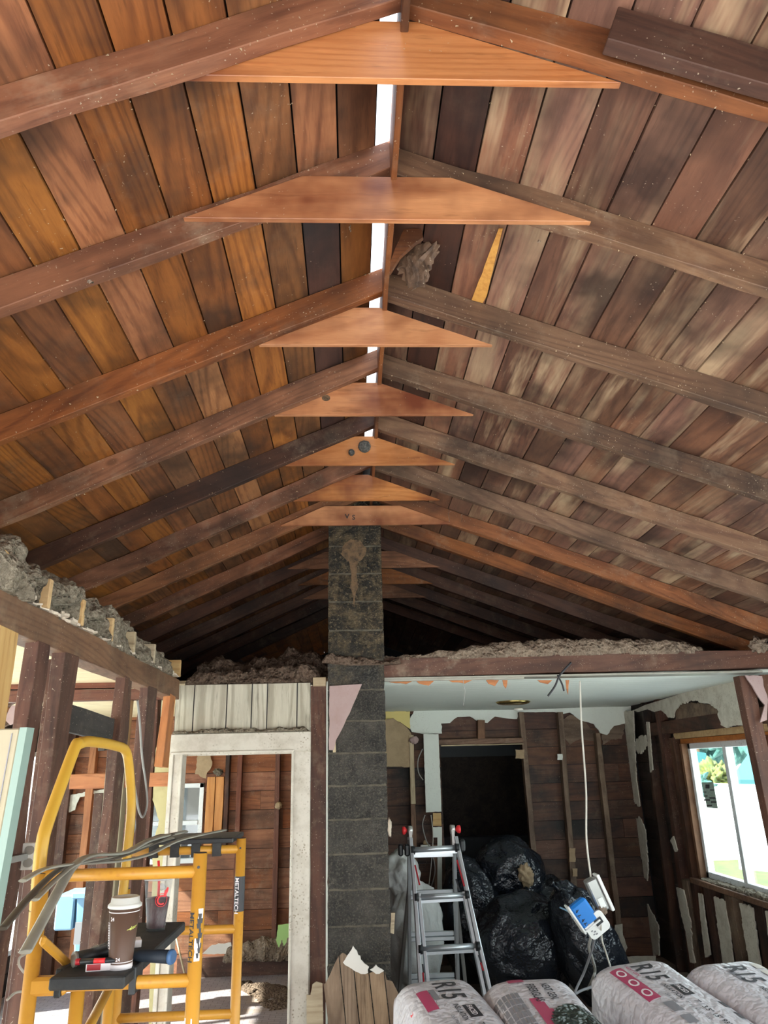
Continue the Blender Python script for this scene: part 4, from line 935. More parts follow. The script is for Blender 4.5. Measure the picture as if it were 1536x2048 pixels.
RW = [([(1266, 1421), (1290, 1410), (1480, 1350), (1504, 1358), (1504, 1452), (1470, 1450), (1453, 1456), (1441, 1450), (1434, 1418), (1418, 1408), (1404, 1406), (1396, 1402), (1380, 1402), (1362, 1406), (1352, 1418), (1346, 1436), (1335, 1434), (1322, 1420), (1308, 1424), (1294, 1418), (1276, 1424)], 'drywall', 'large cream drywall remnant along the top of the right wall', .008, (0, 1, 2, 3)),
      ([(1248, 1424), (1266, 1420), (1268, 1470), (1272, 1560), (1278, 1600), (1279, 1612), (1270, 1608), (1262, 1590), (1259, 1560), (1256, 1530), (1252, 1500), (1249, 1470)], 'drywall', 'upper cream plaster strip running down the back corner', .006, ()),
      ([(1266, 1640), (1278, 1634), (1290, 1660), (1293, 1700), (1296, 1740), (1294, 1762), (1288, 1755), (1284, 1720), (1272, 1690), (1264, 1655)], 'drywall', 'middle cream plaster strip in the back corner', .006, ()),
      ([(1290, 1800), (1300, 1820), (1316, 1850), (1318, 1908), (1300, 1912), (1298, 1870), (1291, 1840)], 'drywall', 'lower cream plaster strip in the back corner', .006, ()),
      ([(1272, 1478), (1290, 1470), (1294, 1490), (1286, 1500), (1280, 1508), (1270, 1500)], 'drywall', 'curled plaster scrap high in the back corner', .008, ()),
      ([(1292, 1444), (1297, 1444), (1305, 1540), (1300, 1545), (1296, 1500)], 'drywall', 'thin cream splinter on the stud by the corner', .003, ()),
      ([(1340, 1680), (1346, 1672), (1354, 1700), (1350, 1704)], 'drywall', 'pale splinter left of the right window', .003, ()),
      ([(1352, 1775), (1366, 1780), (1380, 1840), (1384, 1900), (1390, 1925), (1380, 1925), (1370, 1860), (1360, 1820)], 'drywall', 'speckled cream strip left of the sill studs', .008, ()),
      ([(1396, 1786), (1404, 1790), (1410, 1840), (1420, 1910), (1410, 1915), (1402, 1850)], 'drywall', 'narrow cream strip under the far end of the sill', .004, ()),
      ([(1427, 1794), (1449, 1802), (1458, 1860), (1466, 1925), (1445, 1925), (1436, 1860)], 'drywall', 'wide cream strip with level cracks under the sill', .004, ()),
      ([(1478, 1806), (1504, 1815), (1514, 1880), (1526, 1970), (1504, 1965), (1490, 1880)], 'drywall', 'sooty wide cream strip under the sill middle', .006, ()),
      ([(1530, 1822), (1560, 1830), (1570, 1990), (1548, 1990)], 'drywall', 'cream strip under the sill at the right edge', .004, ())]
for k, (pts, mt, lab, am, kp) in enumerate(RW):
    o = sheet('plaster_remnant', S9(pts), (1, 0, 0), .012, mt, 40 + k, am * 2.4, .02, keep=kp); tag(o, lab, 'plaster')
o = sheet('backing_paper', S9([(1352, 1420), (1362, 1404), (1435, 1410), (1442, 1450), (1400, 1446), (1350, 1450)], XR + .01), (1, 0, 0), .01, 'stud_grey', 60, .01); tag(o, 'grey brown scratched patch above the right window', 'paper')
timber('wall_block', (XR + .05, wy0 - .3, 2.22), (XR + .05, 8.0, 2.22), .09, .12, 'sheathing_dark', label='dark header beam between cream plaster and the right window', cat='beam')

# ================================================================== HEADER, POSTS, PANELLING at y = 5.2
YH = 5.2
timber('header_beam', (-0.165, YH + .05, 2.565), (3.08, YH + .05, 2.585), .09, .125, 'stud_old', label='long dark reddish header beam over the wide opening right of chimney', cat='beam', jit=.004)
m = MB(); m.box((-0.165, YH - .008, 2.488), (2.9, YH + .13, 2.502)); m.box((-0.165, YH - .004, 2.475), (1.2, YH + .02, 2.489)); tag(m.build('ceiling_edge_strip', 'trim_metal', bevel=.002), 'thin pale strip along the underside of the header beam', 'strip')
m = MB()
for k, (px, w_, d_) in enumerate(((800, 60, 5), (850, 40, 8), (920, 50, 4), (985, 26, 9), (1010, 10, 14), (1090, 30, 5), (1135, 7, 26))):
    m.prism(jag([YP(px - w_ / 2, 1360, YH + .05 + .002 * k), YP(px + w_ / 2, 1360, YH + .05 + .002 * k), YP(px + w_ * .2, 1363 + d_, YH + .05 + .002 * k), YP(px - w_ * .3, 1362 + d_ * .6, YH + .05 + .002 * k)], .006, .03, k), (0, 1, 0), .008)
tag(m.build('ceiling_fringe', 'orange_pine'), 'row of torn wood and paper splinters hanging below the header', 'splinters', kind='stuff')
# post at door, right post
timber('door_post', (YP(640, 1900, YH).x, YH + .03, 0), (YP(638, 1400, YH).x, YH + .03, 2.455), .09, .112, 'stud_old', up=(1, 0, 0), label='dark reddish post between the white door casing and the chimney', cat='post')
p = YP(639, 1372, YH - .03); m = MB(); m.box((p.x - .045, YH - .03, 2.45), (p.x + .045, YH + .07, 2.51)); tag(m.build('post_cap', 'lath', bevel=.003), 'pale wood block capping the dark door post', 'block')
m = MB(); x0 = YP(654, 1600, YH - .02).x; poly = [(x0 - .006, YH - .02, 0), (x0 + .006, YH - .02, 0), (x0 + .006, YH - .02, 2.48), (x0 - .006, YH - .02, 2.48)]
m.prism(jag(poly, .003, .03, 3), (0, 1, 0), .1); tag(m.build('plaster_edge', 'drywall_pale'), 'thin pale plaster edge between dark post and chimney', 'plaster')
x0 = YP(621, 1600, YH - .01).x; m = MB(); poly = [(x0 - .006, YH - .012, 0), (x0 + .006, YH - .012, 0), (x0 + .006, YH - .012, 2.46), (x0 - .006, YH - .012, 2.46)]
m.prism(jag(poly, .003, .03, 5), (0, 1, 0), .08); tag(m.build('plaster_edge', 'drywall'), 'thin cream plaster edge between door casing and dark post', 'plaster')
timber('wall_post', (2.86, YH + .05, 0), (2.78, YH + .05, 2.47), .09, .10, 'stud_old', up=(1, 0, 0), label='dark leaning post at the right end of the header', cat='post')
timber('wall_post', (2.98, YH + .0, 0), (2.92, YH + .0, 2.47), .05, .10, 'sheathing_dark', up=(1, 0, 0), label='second dark post at the right picture edge', cat='post')
o = sheet('plaster_remnant', [YP(x, y, YH - .03) for x, y in ((1490, 1350), (1524, 1352), (1530, 1380), (1536, 1400), (1534, 1440), (1520, 1445), (1530, 1410), (1516, 1392), (1505, 1372), (1496, 1360))], (0, 1, 0), .012, 'drywall_pink', 70, .006); tag(o, 'pinkish torn plaster at the upper right corner post', 'plaster')
o = sheet('drywall_pink', [YP(x, y, 5.118) for x, y in ((659, 1372), (724, 1368), (700, 1425), (688, 1450), (672, 1480), (668, 1500), (658, 1500))], (0, 1, 0), .014, 'drywall_pink', 71, .004, keep=(0,)); o.name = 'drywall_remnant'; tag(o, 'dusty pink drywall triangle in front of the chimney top', 'drywall')
o = timber('wood_chip', YP(669, 1505, 5.125), YP(668, 1482, 5.125), .01, .02, 'lath', label='small wood chip under the pink drywall triangle', cat='wood')
# white grooved panelling above the door
m = MB(); gx = [350, 387, 453, 503, 534, 594, 621]; xs = [YP(x, 1420, YH - .01).x for x in gx]
for a, b in zip(xs, xs[1:]): m.box((a + .004, YH - .012, 2.15), (b - .004, YH + .0, 2.475), random.random())
m.box((xs[0], YH - .004, 2.15), (xs[-1], YH + .004, 2.475), 0, 1); tag(m.build('wall_panelling', ['panelling_white', 'ink']), 'whitewashed grooved wood panelling above the white doorway', 'panelling')
heap('ledge_dust', 'cellulose_grey', [((xs[0], YH - .03, 2.158), .02, .012), ((-.8, YH - .03, 2.158), .025, .02), ((xs[-1], YH - .03, 2.158), .025, .022)], None, .018, 3, 160, 12, 'line of grey dust on top of the white door casing', 'dust', kind='stuff', fr=25)
# door casing
root = thing('door_casing', 'white painted door casing flecked with dirt, left of the chimney', 'casing', (-.77, YH, 0))
xl, xr_ = xs[0] - .01, YP(619, 1800, YH - .03).x; zi, zo = 2.03, 2.155
xi = YP(580, 1800, YH - .03).x; xil = YP(361, 1600, YH).x
m = MB(); m.box((xl, YH - .035, zi), (xr_, YH - .012, zo)); m.box((xl + .01, YH - .045, zi - .003), (xi + .01, YH - .03, zi + .012)); m.build('head_casing', 'white_paint', root, bevel=.003)
m = MB(); m.box((xi, YH - .035, 0), (xr_, YH - .012, zi)); m.box((xi - .004, YH - .045, 0), (xi + .012, YH - .03, zi)); m.build('right_casing', 'white_paint', root, bevel=.003)
m = MB(); m.box((xl, YH - .035, 0), (xl + .025, YH - .012, zi)); m.box((xl + .025, YH - .02, 0), (xil - .012, YH + .02, zi)); m.box((xil - .014, YH - .03, 0), (xil + .002, YH + .10, zi)); m.build('left_casing', 'white_paint', root, bevel=.003)
m = MB(); m.box((xil, YH - .0, zi - .012), (xi, YH + .1, zi)); m.box((xi - .0, YH, 0), (xi + .02, YH + .1, zi)); m.build('jamb', 'white_paint', root)
# insulation over the back-left ceiling and the header
heap('insulation_heap', 'cellulose_brown', [((-1.16, 5.28, 2.48), .08, .06), ((-.9, 5.30, 2.48), .09, .10), ((-.6, 5.30, 2.48), .09, .12), ((-.2, 5.30, 2.48), .09, .12)], None, .05, 12, 260, 30, 'brown crumbly insulation lying just above the white panelling', kind='stuff', fr=12)
heap('insulation_heap', 'cellulose_brown', [((-1.15, 5.75, 2.5), .3, .16), ((-1.0, 5.75, 2.5), .3, .22), ((-.85, 5.75, 2.5), .3, .14), ((-.6, 5.8, 2.5), .3, .24), ((-.45, 5.8, 2.5), .32, .33), ((-.3, 5.8, 2.5), .3, .25), ((-.22, 5.8, 2.5), .28, .16), ((0, 5.85, 2.5), .2, .12)], None, .09, 14, 260, 36, 'rounded brown insulation mounds left of the chimney in the attic', kind='stuff', fr=6)
heap('insulation_heap', 'cellulose_pale', [((.0, 5.27, 2.62), .05, .02), ((.3, 5.27, 2.62), .05, .025), ((.6, 5.27, 2.62), .06, .05), ((1.0, 5.27, 2.625), .07, .10), ((1.5, 5.27, 2.63), .07, .115), ((2.0, 5.27, 2.63), .07, .11), ((2.35, 5.27, 2.63), .07, .085), ((2.55, 5.27, 2.63), .06, .05)], None, .03, 16, 420, 30, 'long pale roll of insulation lying on the header beam', kind='stuff', fr=14)
heap('insulation_heap', 'cellulose_brown', [((-.2, 5.1, 2.60), .03, .04), ((0, 5.14, 2.58), .05, .05), ((.15, 5.14, 2.58), .04, .03), ((.35, 5.16, 2.59), .03, .02)], None, .03, 18, 120, 20, 'brown insulation crumbs at the foot of the attic chimney', kind='stuff', fr=14)
m = MB()
for k in range(14): m.blob(YP(1440 + k * 6, 1296 - k * .8 + random.uniform(-7, 7), 4.98), (.06, .05, .05), .6, 3, k, 3)
tag(m.build('insulation_clump', 'cellulose_pale'), 'pale insulation clump caught on the rafter foot at far right', 'insulation')
# attic floor over the right room stays dark under the roof
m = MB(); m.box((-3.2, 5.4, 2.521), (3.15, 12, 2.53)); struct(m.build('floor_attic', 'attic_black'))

# ================================================================== CHIMNEY
cx0, cx1 = YP(656, 1700, 5.14).x, YP(779, 1800, 5.14).x
root = thing('chimney', 'tall sooty block chimney standing between doorway and ladder', 'chimney', ((cx0 + cx1) / 2, 5.34, 0))
m = MB(); m.box((cx0 + .004, 5.144, 0), (cx1 - .004, 5.54, 3.9)); m.build('mortar_core', 'mortar', root)
m = MB(); z = -.02; k = 0; rr = random.Random(4)
def pillow(m, a, b, r):
    m.box(a, b, r)
while z < 3.8:
    m.box((cx0 + rr.uniform(-.002, .002), 5.14 + rr.uniform(-.002, .002), z + .006), (cx1 + rr.uniform(-.003, .003), 5.544, min(z + .197, 3.9)), rr.random()); z += .203
bmesh.ops.subdivide_edges(m.b, edges=[e_ for e_ in m.b.edges], cuts=8, use_grid_fill=True)
for v in m.b.verts:
    q = v.co * 30; v.co += Vector((noise.noise(q), noise.noise(q + Vector((7, 0, 0))), noise.noise(q + Vector((0, 9, 0))))) * .005
m.build('block', 'chimney_block', root)
m = MB(); c = YP(708, 1102, 5.135); poly = [c + Vector((cos(a * pi / 12) * .088 * (1 + .3 * noise.noise(Vector((a * .9, 0, 0)))), 0, sin(a * pi / 12) * .085 * (1 + .2 * noise.noise(Vector((a * .8, 4, 0)))))) for a in range(24)]
m.prism(poly, (0, 1, 0), .01); m.build('flue_cover', 'rust_patch', root)
m = MB(); m.prism(jag([YP(x, y, 5.136) for x, y in ((698, 1122), (716, 1122), (713, 1150), (716, 1170), (711, 1190), (708, 1215), (705, 1190), (700, 1172), (703, 1150))], .008, .012, 5), (0, 1, 0), .006); m.build('drip_stain', 'rust_patch', root)
m = MB(); m.prism(jag([(cx1 - .003, 5.136, .1), (cx1 + .014, 5.136, .1), (cx1 + .012, 5.136, 2.47), (cx1 - .003, 5.136, 2.47)], .006, .03, 8), (0, 1, 0), .05)
m.blob((cx1 + .01, 5.15, 1.55), (.014, .015, .05), .5, 4, 2, 3); m.build('plaster_edge', 'plaster_edge', root)
o = sheet('wood_chip', [YP(x, y, 5.16) for x, y in ((782, 1826), (790, 1826), (788, 1868), (781, 1866))], (0, 1, 0), .02, 'lath', 75, .004); tag(o, 'wood chip stuck on the right edge of the chimney', 'wood')

# broken panelling in front of the chimney foot
YBn = 5.02
root = thing('broken_panelling', 'broken grey brown wood panelling at the foot of the chimney', 'panelling', (0, YBn, 0))
pts = [(622, 1972), (632, 1963), (650, 1968), (660, 1950), (668, 1930), (678, 1912), (686, 1905), (700, 1916), (716, 1935), (734, 1948), (746, 1944), (768, 1942), (772, 1960), (784, 1962), (796, 1985), (803, 2005), (806, 2300), (612, 2300), (614, 1985)]
gr = [(645, 678), (676, 704), (700, 742), (740, 780), (770, 815)]
bounds = [612, 646, 678, 706, 738, 768, 812]
def top_at(x):
    ys = []
    for a, b in zip(pts[:16], pts[1:16]):
        if min(a[0], b[0]) <= x <= max(a[0], b[0]) and a[0] != b[0]: ys.append(a[1] + (b[1] - a[1]) * (x - a[0]) / (b[0] - a[0]))
    return min(ys) if ys else 1990
for k, (a, b) in enumerate(zip(bounds, bounds[1:])):
    n = 8; tp = [(a + (b - a) * j / n + (1 if j == 0 else -1 if j == n else 0), top_at(a + (b - a) * j / n)) for j in range(n + 1)]
    sh = 60 if k else 10
    P = [YP(x, y, YBn) for x, y in tp]
    bl = YP(b - 1 + sh * (.6 if k < 5 else .1), 2300, YBn); br = YP(a + 1 + sh * (.6 if k else 0), 2300, YBn)
    bl.z = br.z = .0
    m = MB(); m.prism(jag(P + [bl, br], .004, .02, k, keep=(len(P) - 1, len(P), len(P) + 1)), (0, 1, 0), .008, r=k * .13)
    m.build('panel_board', 'panelling_brown' if k else 'lath', root)
P = [YP(x, y, YBn - .004) for x, y in ((686, 1925), (694, 1912), (706, 1892), (714, 1902), (722, 1920), (738, 1934), (736, 1946), (722, 1948), (704, 1938), (690, 1930))]
m = MB(); m.prism(jag(P, .006, .015, 5), (0, 1, 0), .012); m.build('torn_drywall', 'ceramic', root)
P = [YP(x, y, YBn - .004) for x, y in ((740, 1940), (752, 1930), (768, 1942), (752, 1948))]
m = MB(); m.prism(jag(P, .006, .015, 6), (0, 1, 0), .012); m.build('torn_drywall', 'ceramic', root)

# hanging cord, boxes and thermostat
P0 = YP(1160, 1362, 5.15)
cable('hanging_cord', [P0, YP(1163, 1450, 5.15), YP(1172, 1580, 5.15), YP(1173, 1680, 5.15), YP(1183, 1762, 5.15)], .0062, 'cable_white', 'long pale cord hanging from the header beam', 'cord')
cable('cable', [YP(1142, 1325, 5.12), YP(1120, 1350, 5.1), YP(1110, 1372, 5.1), YP(1096, 1392, 5.1)], .007, 'ink', 'dark wire drooping off the header beam, left strand')
cable('cable', [YP(1115, 1350, 5.11), YP(1124, 1368, 5.1), YP(1128, 1382, 5.1)], .006, 'ink', 'dark wire drooping off the header beam, short right strand')
cable('cable', [YP(926, 1360, 5.18), YP(930, 1385, 5.2), YP(926, 1412, 5.2)], .0022, 'cable_grey', 'hair thin wire under the header, left of the ceiling light')
def rbox(m, c, ax, ay, w, h, d, mi=0, rr_=.2, n=5):
    """rounded plate: ax, ay in-plane unit vectors"""
    ax = Vector(ax).normalized(); ay = Vector(ay).normalized(); nz = ax.cross(ay).normalized(); pl = []
    r = min(w, h) * rr_
    for (sx_, sy_, a0) in ((1, 1, 0), (-1, 1, 90), (-1, -1, 180), (1, -1, 270)):
        for j in range(n + 1):
            a = R(a0 + 90 * j / n); pl.append(Vector(c) + ax * (sx_ * (w / 2 - r) + cos(a) * r) + ay * (sy_ * (h / 2 - r) + sin(a) * r) - nz * d / 2)
    m.prism(pl, nz, d, mi)
def frame2(p, q, Y):
    a, b = YP(*p, Y), YP(*q, Y); ax = (b - a).normalized(); ay = Vector((0, -1, 0)).cross(ax); return ax, -ay if ay.z < 0 else ay
YT = 5.12
ax, ay = frame2((1150, 1800), (1185, 1845), YT)   # long axis tilts down to the right
c = YP(1193, 1790, YT); root = thing('junction_box', 'white and grey electrical box hanging highest on the cord', 'electrical box', c)
a1 = (YP(1210, 1830, YT) - YP(1183, 1770, YT)).normalized(); a2 = Vector((0, -1, 0)).cross(a1)
m = MB(); m.beam(c - a1 * .10, c + a1 * .09, .07, .085, up=(0, -1, 0)); m.build('box_body', 'metal_grey', root, bevel=.008)
m = MB(); cc = c - a2 * (-.05 if a2.x > 0 else .05); m.beam(cc - a1 * .11 , cc + a1 * .11, .02, .09, up=(0, -1, 0)); m.beam(cc + a1 * .03, cc + a1 * .08, .026, .05, up=(0, -1, 0)); m.build('cover_plate', 'clean_white', root, bevel=.004)
m = MB(); m.blob(c - a1 * .08 + Vector((-.02, -.03, 0)), (.04, .03, .04), .6, 3, 2, 3); m.blob(c + a1 * .08 + Vector((-.01, -.02, 0)), (.035, .03, .03), .6, 3, 4, 3); m.build('torn_paper', 'stud_grey', root)
m = MB(); m.beam(c + a1 * .0 + Vector((.005, -.046, -.01)), c + a1 * .055 + Vector((.005, -.046, -.01)), .035, .004, up=(0, -1, 0)); m.build('sticker', 'clean_white', root)
c = YP(1166, 1826, YT - .03); root = thing('blue_box', 'bright blue switch box hanging between junction box and thermostat', 'electrical box', c)
b1 = (YP(1183, 1846, YT) - YP(1152, 1800, YT)).normalized(); b2 = b1.cross(Vector((0, -1, 0)))
m = MB(); m.beam(c - b1 * .075, c + b1 * .075, .12, .07, up=(0, -1, 0)); m.build('box_body', 'blue_plastic', root, bevel=.015)
m = MB(); cc = c + (b2 * -.062 if b2.x > 0 else b2 * .062) * 1; m.beam(cc - b1 * .09, cc + b1 * .09, .012, .085, up=(0, -1, 0)); m.beam(c + b1 * .078 - b2 * .06, c + b1 * .078 + b2 * .06, .012, .08, up=(0, -1, 0)); m.build('mount_rim', 'clean_white', root, bevel=.003)
m = MB()
for (u, v, s_) in ((-.04, -.03, 1), (-.01, -.035, -1), (.02, -.03, 1), (.045, -.03, -1)):
    q = c + b1 * u + b2 * v * (1 if b2.x < 0 else -1) * -1 + Vector((0, -.037, 0)); m.beam(q - b2 * .012, q + (b2 + b1 * .6 * s_).normalized() * .012, .004, .003, up=(0, -1, 0)); m.beam(q - b1 * .006, q + b1 * .008 + b2 * .006, .004, .003, up=(0, -1, 0))
m.build('marker_scribble', 'ink', root)
c = YP(1192, 1849, YT - .05); root = thing('thermostat', 'white thermostat with dark display hanging lowest on the cord', 'thermostat', c)
t1 = (YP(1214, 1835, YT) - YP(1178, 1865, YT)).normalized(); t2 = Vector((0, -1, 0)).cross(t1); t2 = t2 if t2.z > 0 else -t2
m = MB(); rbox(m, c, t1, t2, .145, .12, .025, rr_=.22); m.build('housing', 'clean_white', root, bevel=.004)
m = MB(); rbox(m, c + t1 * .022 + t2 * .008 + Vector((0, -.0145, 0)), t1, t2, .05, .036, .003, rr_=.08); m.build('display', 'black_plastic', root)
m = MB()
for (u, v) in ((-.045, -.01), (-.032, -.022), (-.045, -.032), (-.03, -.038), (-.04, .03)): rbox(m, c + t1 * u + t2 * v + Vector((0, -.0145, 0)), t1, t2, .012, .006, .003, rr_=.3)
m.build('button', 'ink_grey', root)
cable('cable', [YP(1182, 1874, 5.1), YP(1178, 1895, 5.15), YP(1184, 1915, 5.3), YP(1190, 1940, 5.5), YP(1184, 1960, 5.7), ZP(1172, 1985, .01)], .009, 'cable_grey', 'thick grey cable below the thermostat curving down right')
cable('cable', [YP(1189, 1876, 5.1), YP(1182, 1905, 5.2), YP(1168, 1945, 5.4), YP(1150, 1985, 5.4), YP(1165, 1980, 5.45), YP(1200, 1968, 5.5)], .008, 'ink_grey', 'dark cable below the thermostat slanting down left')
cable('cable', [YP(1202, 1850, 5.03), YP(1204, 1880, 5.1), YP(1212, 1905, 5.0), YP(1222, 1938, 4.8)], .005, 'cable_white', 'thin white wire from thermostat to the third insulation bag')
cable('cable', [YP(1120, 1815, 5.2), YP(1135, 1822, 5.15), YP(1145, 1832, 5.1), YP(1148, 1838, 5.08)], .005, 'bin_blue', 'thin light blue wire leading into the blue box')

# ================================================================== LADDER
LY = 6.55; LT = 1.36
def LYz(z): return LY - (LT - z) * .40
xl0, xr0 = YP(822, 1700, LY).x, YP(912, 1690, LY).x
root = thing('folding_ladder', 'aluminium folding ladder with red hinge knobs beside the chimney', 'ladder', ((xl0 + xr0) / 2, 6.3, 0))
def fx(side, z):   # front rails spread slightly
    t = (LT - z); return (xl0 - .0 + t * .02) if side < 0 else (xr0 + t * .13)
for s_ in (-1, 1):
    m = MB(); m.beam((fx(s_, LT), LYz(LT), LT), (fx(s_, .62), LYz(.62), .62), .028, .07, up=(0, -1, .4)); m.build('front_rail', 'aluminium', root, bevel=.003)
    m = MB(); m.beam((fx(s_, .98) - .03 * s_, LYz(.98), .98), (fx(s_, 0) + (.0 - .03 if s_ > 0 else .06), LYz(.0) + .02, 0), .026, .06, up=(0, -1, .4)); m.build('inner_front_rail', 'aluminium', root, bevel=.003)
    m = MB(); m.beam((fx(s_, .95), LYz(.95), .95), (fx(s_, 0) + .02 * s_, LYz(0), 0.0), .026, .065, up=(0, -1, .4)); m.build('outer_front_rail', 'aluminium', root, bevel=.003)
    xb = xl0 - .01 if s_ < 0 else xr0 - .01
    m = MB(); m.beam((xb, LY + .05, LT), (xb - (.01 if s_ < 0 else -.02), LY + .45, .0), .028, .065, up=(0, 1, .4)); m.build('rear_rail', 'aluminium', root, bevel=.003)
    m = MB(); m.beam((xb, LY + .15, 1.02), (xb + (.11 * s_), LY + .52, .0), .026, .06, up=(0, 1, .4)); m.build('outer_rear_rail', 'metal_grey', root, bevel=.003)
    # hinge and knob
    hc = Vector(((xl0 if s_ < 0 else xr0 - .02), LY + .03, LT + .06))
    m = MB(); m.lathe(hc, [(.02, -.02), (.035, -.018), (.035, .018), (.02, .02)], 20, tilt=Matrix.Rotation(pi / 2, 3, 'Y')); m.prism([hc + Vector((-.012, -.035, 0)), hc + Vector((-.012, .035, 0)), hc + Vector((-.012, .06, -.12)), hc + Vector((-.012, -.06, -.12))], (1, 0, 0), .024)
    h = m.build('hinge', 'zinc', root)
    m = MB(); m.lathe(hc + Vector((.055 * s_, 0, .0)), [(.012, -.03 * 1), (.03, -.012), (.032, .005), (.024, .012)], 20, tilt=Matrix.Rotation(pi / 2 * s_, 3, 'Y')); m.build('knob', 'red_plastic', h)
    h.matrix_parent_inverse = h.matrix_parent_inverse
    kc = Vector((xl0 - .035, LY - .02, LT - .08)) if s_ < 0 else Vector((xr0 + .045, LY - .02, LT - .06))
    m = MB(); m.beam(kc + Vector((0, -.02, .045)), kc + Vector((0, -.02, -.045)), .042, .05, up=(0, -1, 0))
    m.beam(kc + Vector((-.05, .0, .045)), kc + Vector((-.05, .0, -.045)), .04, .05, up=(0, -1, 0)) if s_ < 0 else m.beam(kc + Vector((.012, 0, .05)), kc + Vector((.012, 0, -.04)), .03, .04, up=(0, -1, 0))
    m.build('lock_knob', 'black_plastic', root, bevel=.012)
for k, z in enumerate((1.28, .955, .63, .31)):
    a = Vector((fx(-1, z) + .01, LYz(z) - .005, z)); b = Vector((fx(1, z) - .01, LYz(z) - .005, z + .008))
    m = MB(); m.tube([a, b], .026, 14, flat=.8); m.beam(a + Vector((0, 0, -.03)), b + Vector((0, 0, -.03)), .03, .02); m.build('rung', 'aluminium', root)
    for q in (a, b):
        m = MB(); m.tube([q + Vector((-.016, -.012, 0)), q + Vector((.016, -.012, 0))], .033, 12); m.build('rung_cap', 'black_plastic', root)
for k, z in enumerate((1.26, .94, .62, .30)):
    y = LY + .05 + (LT - z) * .3; m = MB()
    m.beam((xl0 - .01, y, z), (xr0 - .02, y, z), .03, .035); m.beam((xl0 - .01, y - .01, z - .035), (xr0 - .02, y - .01, z - .035), .03, .03); m.build('rear_rung', 'aluminium', root, bevel=.004)
for (px, py, px2, py2, mt) in ((830, 1730, 838, 1768, 'red_plastic'), (914, 1720, 926, 1770, 'red_plastic'), (912, 1758, 918, 1780, 'ink'), (845, 1928, 847, 1945, 'ink'), (846, 1945, 847, 1962, 'red_plastic'), (957, 1910, 962, 1925, 'ink'), (961, 1925, 966, 1940, 'red_plastic')):
    za = (YP(px, py, LY - .1).z + YP(px2, py2, LY - .1).z) / 2; Yq = LYz(za) - .043
    a, b = YP(px, py, Yq), YP(px2, py2, Yq); b.y -= (a.z - b.z) * .4
    m = MB(); m.beam(a, b, .012, .003, up=(0, -1, .4)); m.build('warning_sticker', 'red_dark' if mt == 'red_plastic' else mt, root)
# ladder lettering: dark marks on the near rail
a = YP(836, 1835, LYz(.95) - .05)
# white sack behind chimney
root = thing('rubble_sack', 'grey white stuffed sacks slumped between chimney and ladder', 'sack', (.55, 7.3, 0))
m = MB(); m.blob((.50, 7.35, .50), (.27, .25, .52), .25, 1.3, 4, 5, flat=0.0); m.build('lower_sack', 'sack_white', root)
m = MB(); m.blob((.42, 7.4, .98), (.17, .2, .22), .25, 1.5, 9, 5); m.build('upper_sack', 'sack_white', root)

# ================================================================== TRASH BAGS
def trash(c, r, seed, lab, neck=None, fr=1.3, amp=.20, rot=None):
    root = thing('trash_bag', lab, 'trash bag', (c[0], c[1], 0), group='black trash bags in the back room')
    m = MB(); m.blob(c, r, amp, fr, seed, 6, flat=0.002, ridge=True, rot=rot)
    o = m.build('bag_body', 'trash_plastic', root)
    if neck:
        p, d = Vector(neck[0]), Vector(neck[1]); mm = MB()
        pts_ = [p + d * t for t in (0, .3, .5, .7, 1)]; mm.tube(pts_, [.09, .035, .022, .04, .07], 12, flat=.6); mm.build('tied_neck', 'trash_plastic', root)
    return root
trash((1.50, 7.45, .36), (.46, .34, .42), 3.2, 'large black trash bag on the floor, left of the leaning one')
trash((1.13, 8.0, .50), (.30, .28, .56), 7.7, 'black trash bag behind, closest to the ladder')
trash((1.55, 8.12, .88), (.34, .26, .34), 12.1, 'black trash bag topmost of the pile in front of doorway')
trash((1.92, 8.1, .42), (.30, .28, .42), 21.0, 'black trash bag half hidden behind the leaning bag')
trash((2.00, 7.1, .40), (.26, .24, .54), 33.3, 'slim black trash bag leaning at the right under the thermostat', neck=((1.80, 7.1, .86), (-.10, -.02, .08)), rot=Matrix.Rotation(R(-22), 3, 'Y'), amp=.2)
m = MB(); m.blob((1.66, 7.82, .90), (.07, .05, .09), .5, 2, 3, 4); tag(m.build('paper_wad', 'paper_brown'), 'grey paper scrap poking out between the black bags', 'paper')

# ================================================================== SCAFFOLD
NY, FY = 2.33, 3.34
xa, xb = -0.87, -0.435
TR = .0165
root = thing('scaffold', 'yellow rolling scaffold with curved guard hoop in the left foreground', 'scaffold', ((xa + xb) / 2 - .03, (NY + FY) / 2, 0))
def frame(Y, xa, xb, ztops, rungs, mat):
    for k, (x, zt) in enumerate(((xa, ztops[0]), (xb, ztops[1]))):
        m = MB(); m.tube([(x, Y, .08), (x, Y, zt)], TR + .003, 16); o = m.build('post', mat, root)
        m = MB(); m.tube([(x, Y, zt - .002), (x, Y, zt + .0015)], TR + .001, 16); m.build('post_cap', 'ink', o)
        m = MB(); m.lathe((x, Y - TR - .003, zt - .035), [(.004, -.001), (.004, .001)], 10, tilt=Matrix.Rotation(pi / 2, 3, 'X')); m.build('pin_hole', 'ink', o) if k else m.b.free()
        m = MB(); m.lathe((x, Y, .0), [(.0, 0), (.0, 0)], 3) if 0 else None
        m.tube([(x - .015, Y, .045), (x + .015, Y, .045)], .045, 20); m.build('caster', 'black_plastic', root)
    for z in rungs:
        m = MB(); m.tube([(xa, Y, z), (xb, Y, z)], TR, 14); m.build('rung', mat, root)
frame(NY, xa, xb, (1.66, 1.70), (1.652, 1.385, 1.08, .78, .48), 'yellow_paint')
fxa, fxb = -0.915, -0.46
frame(FY, fxa, fxb, (1.48, 1.655), (1.615, 1.325, 1.035, .74, .44), 'yellow_paint')
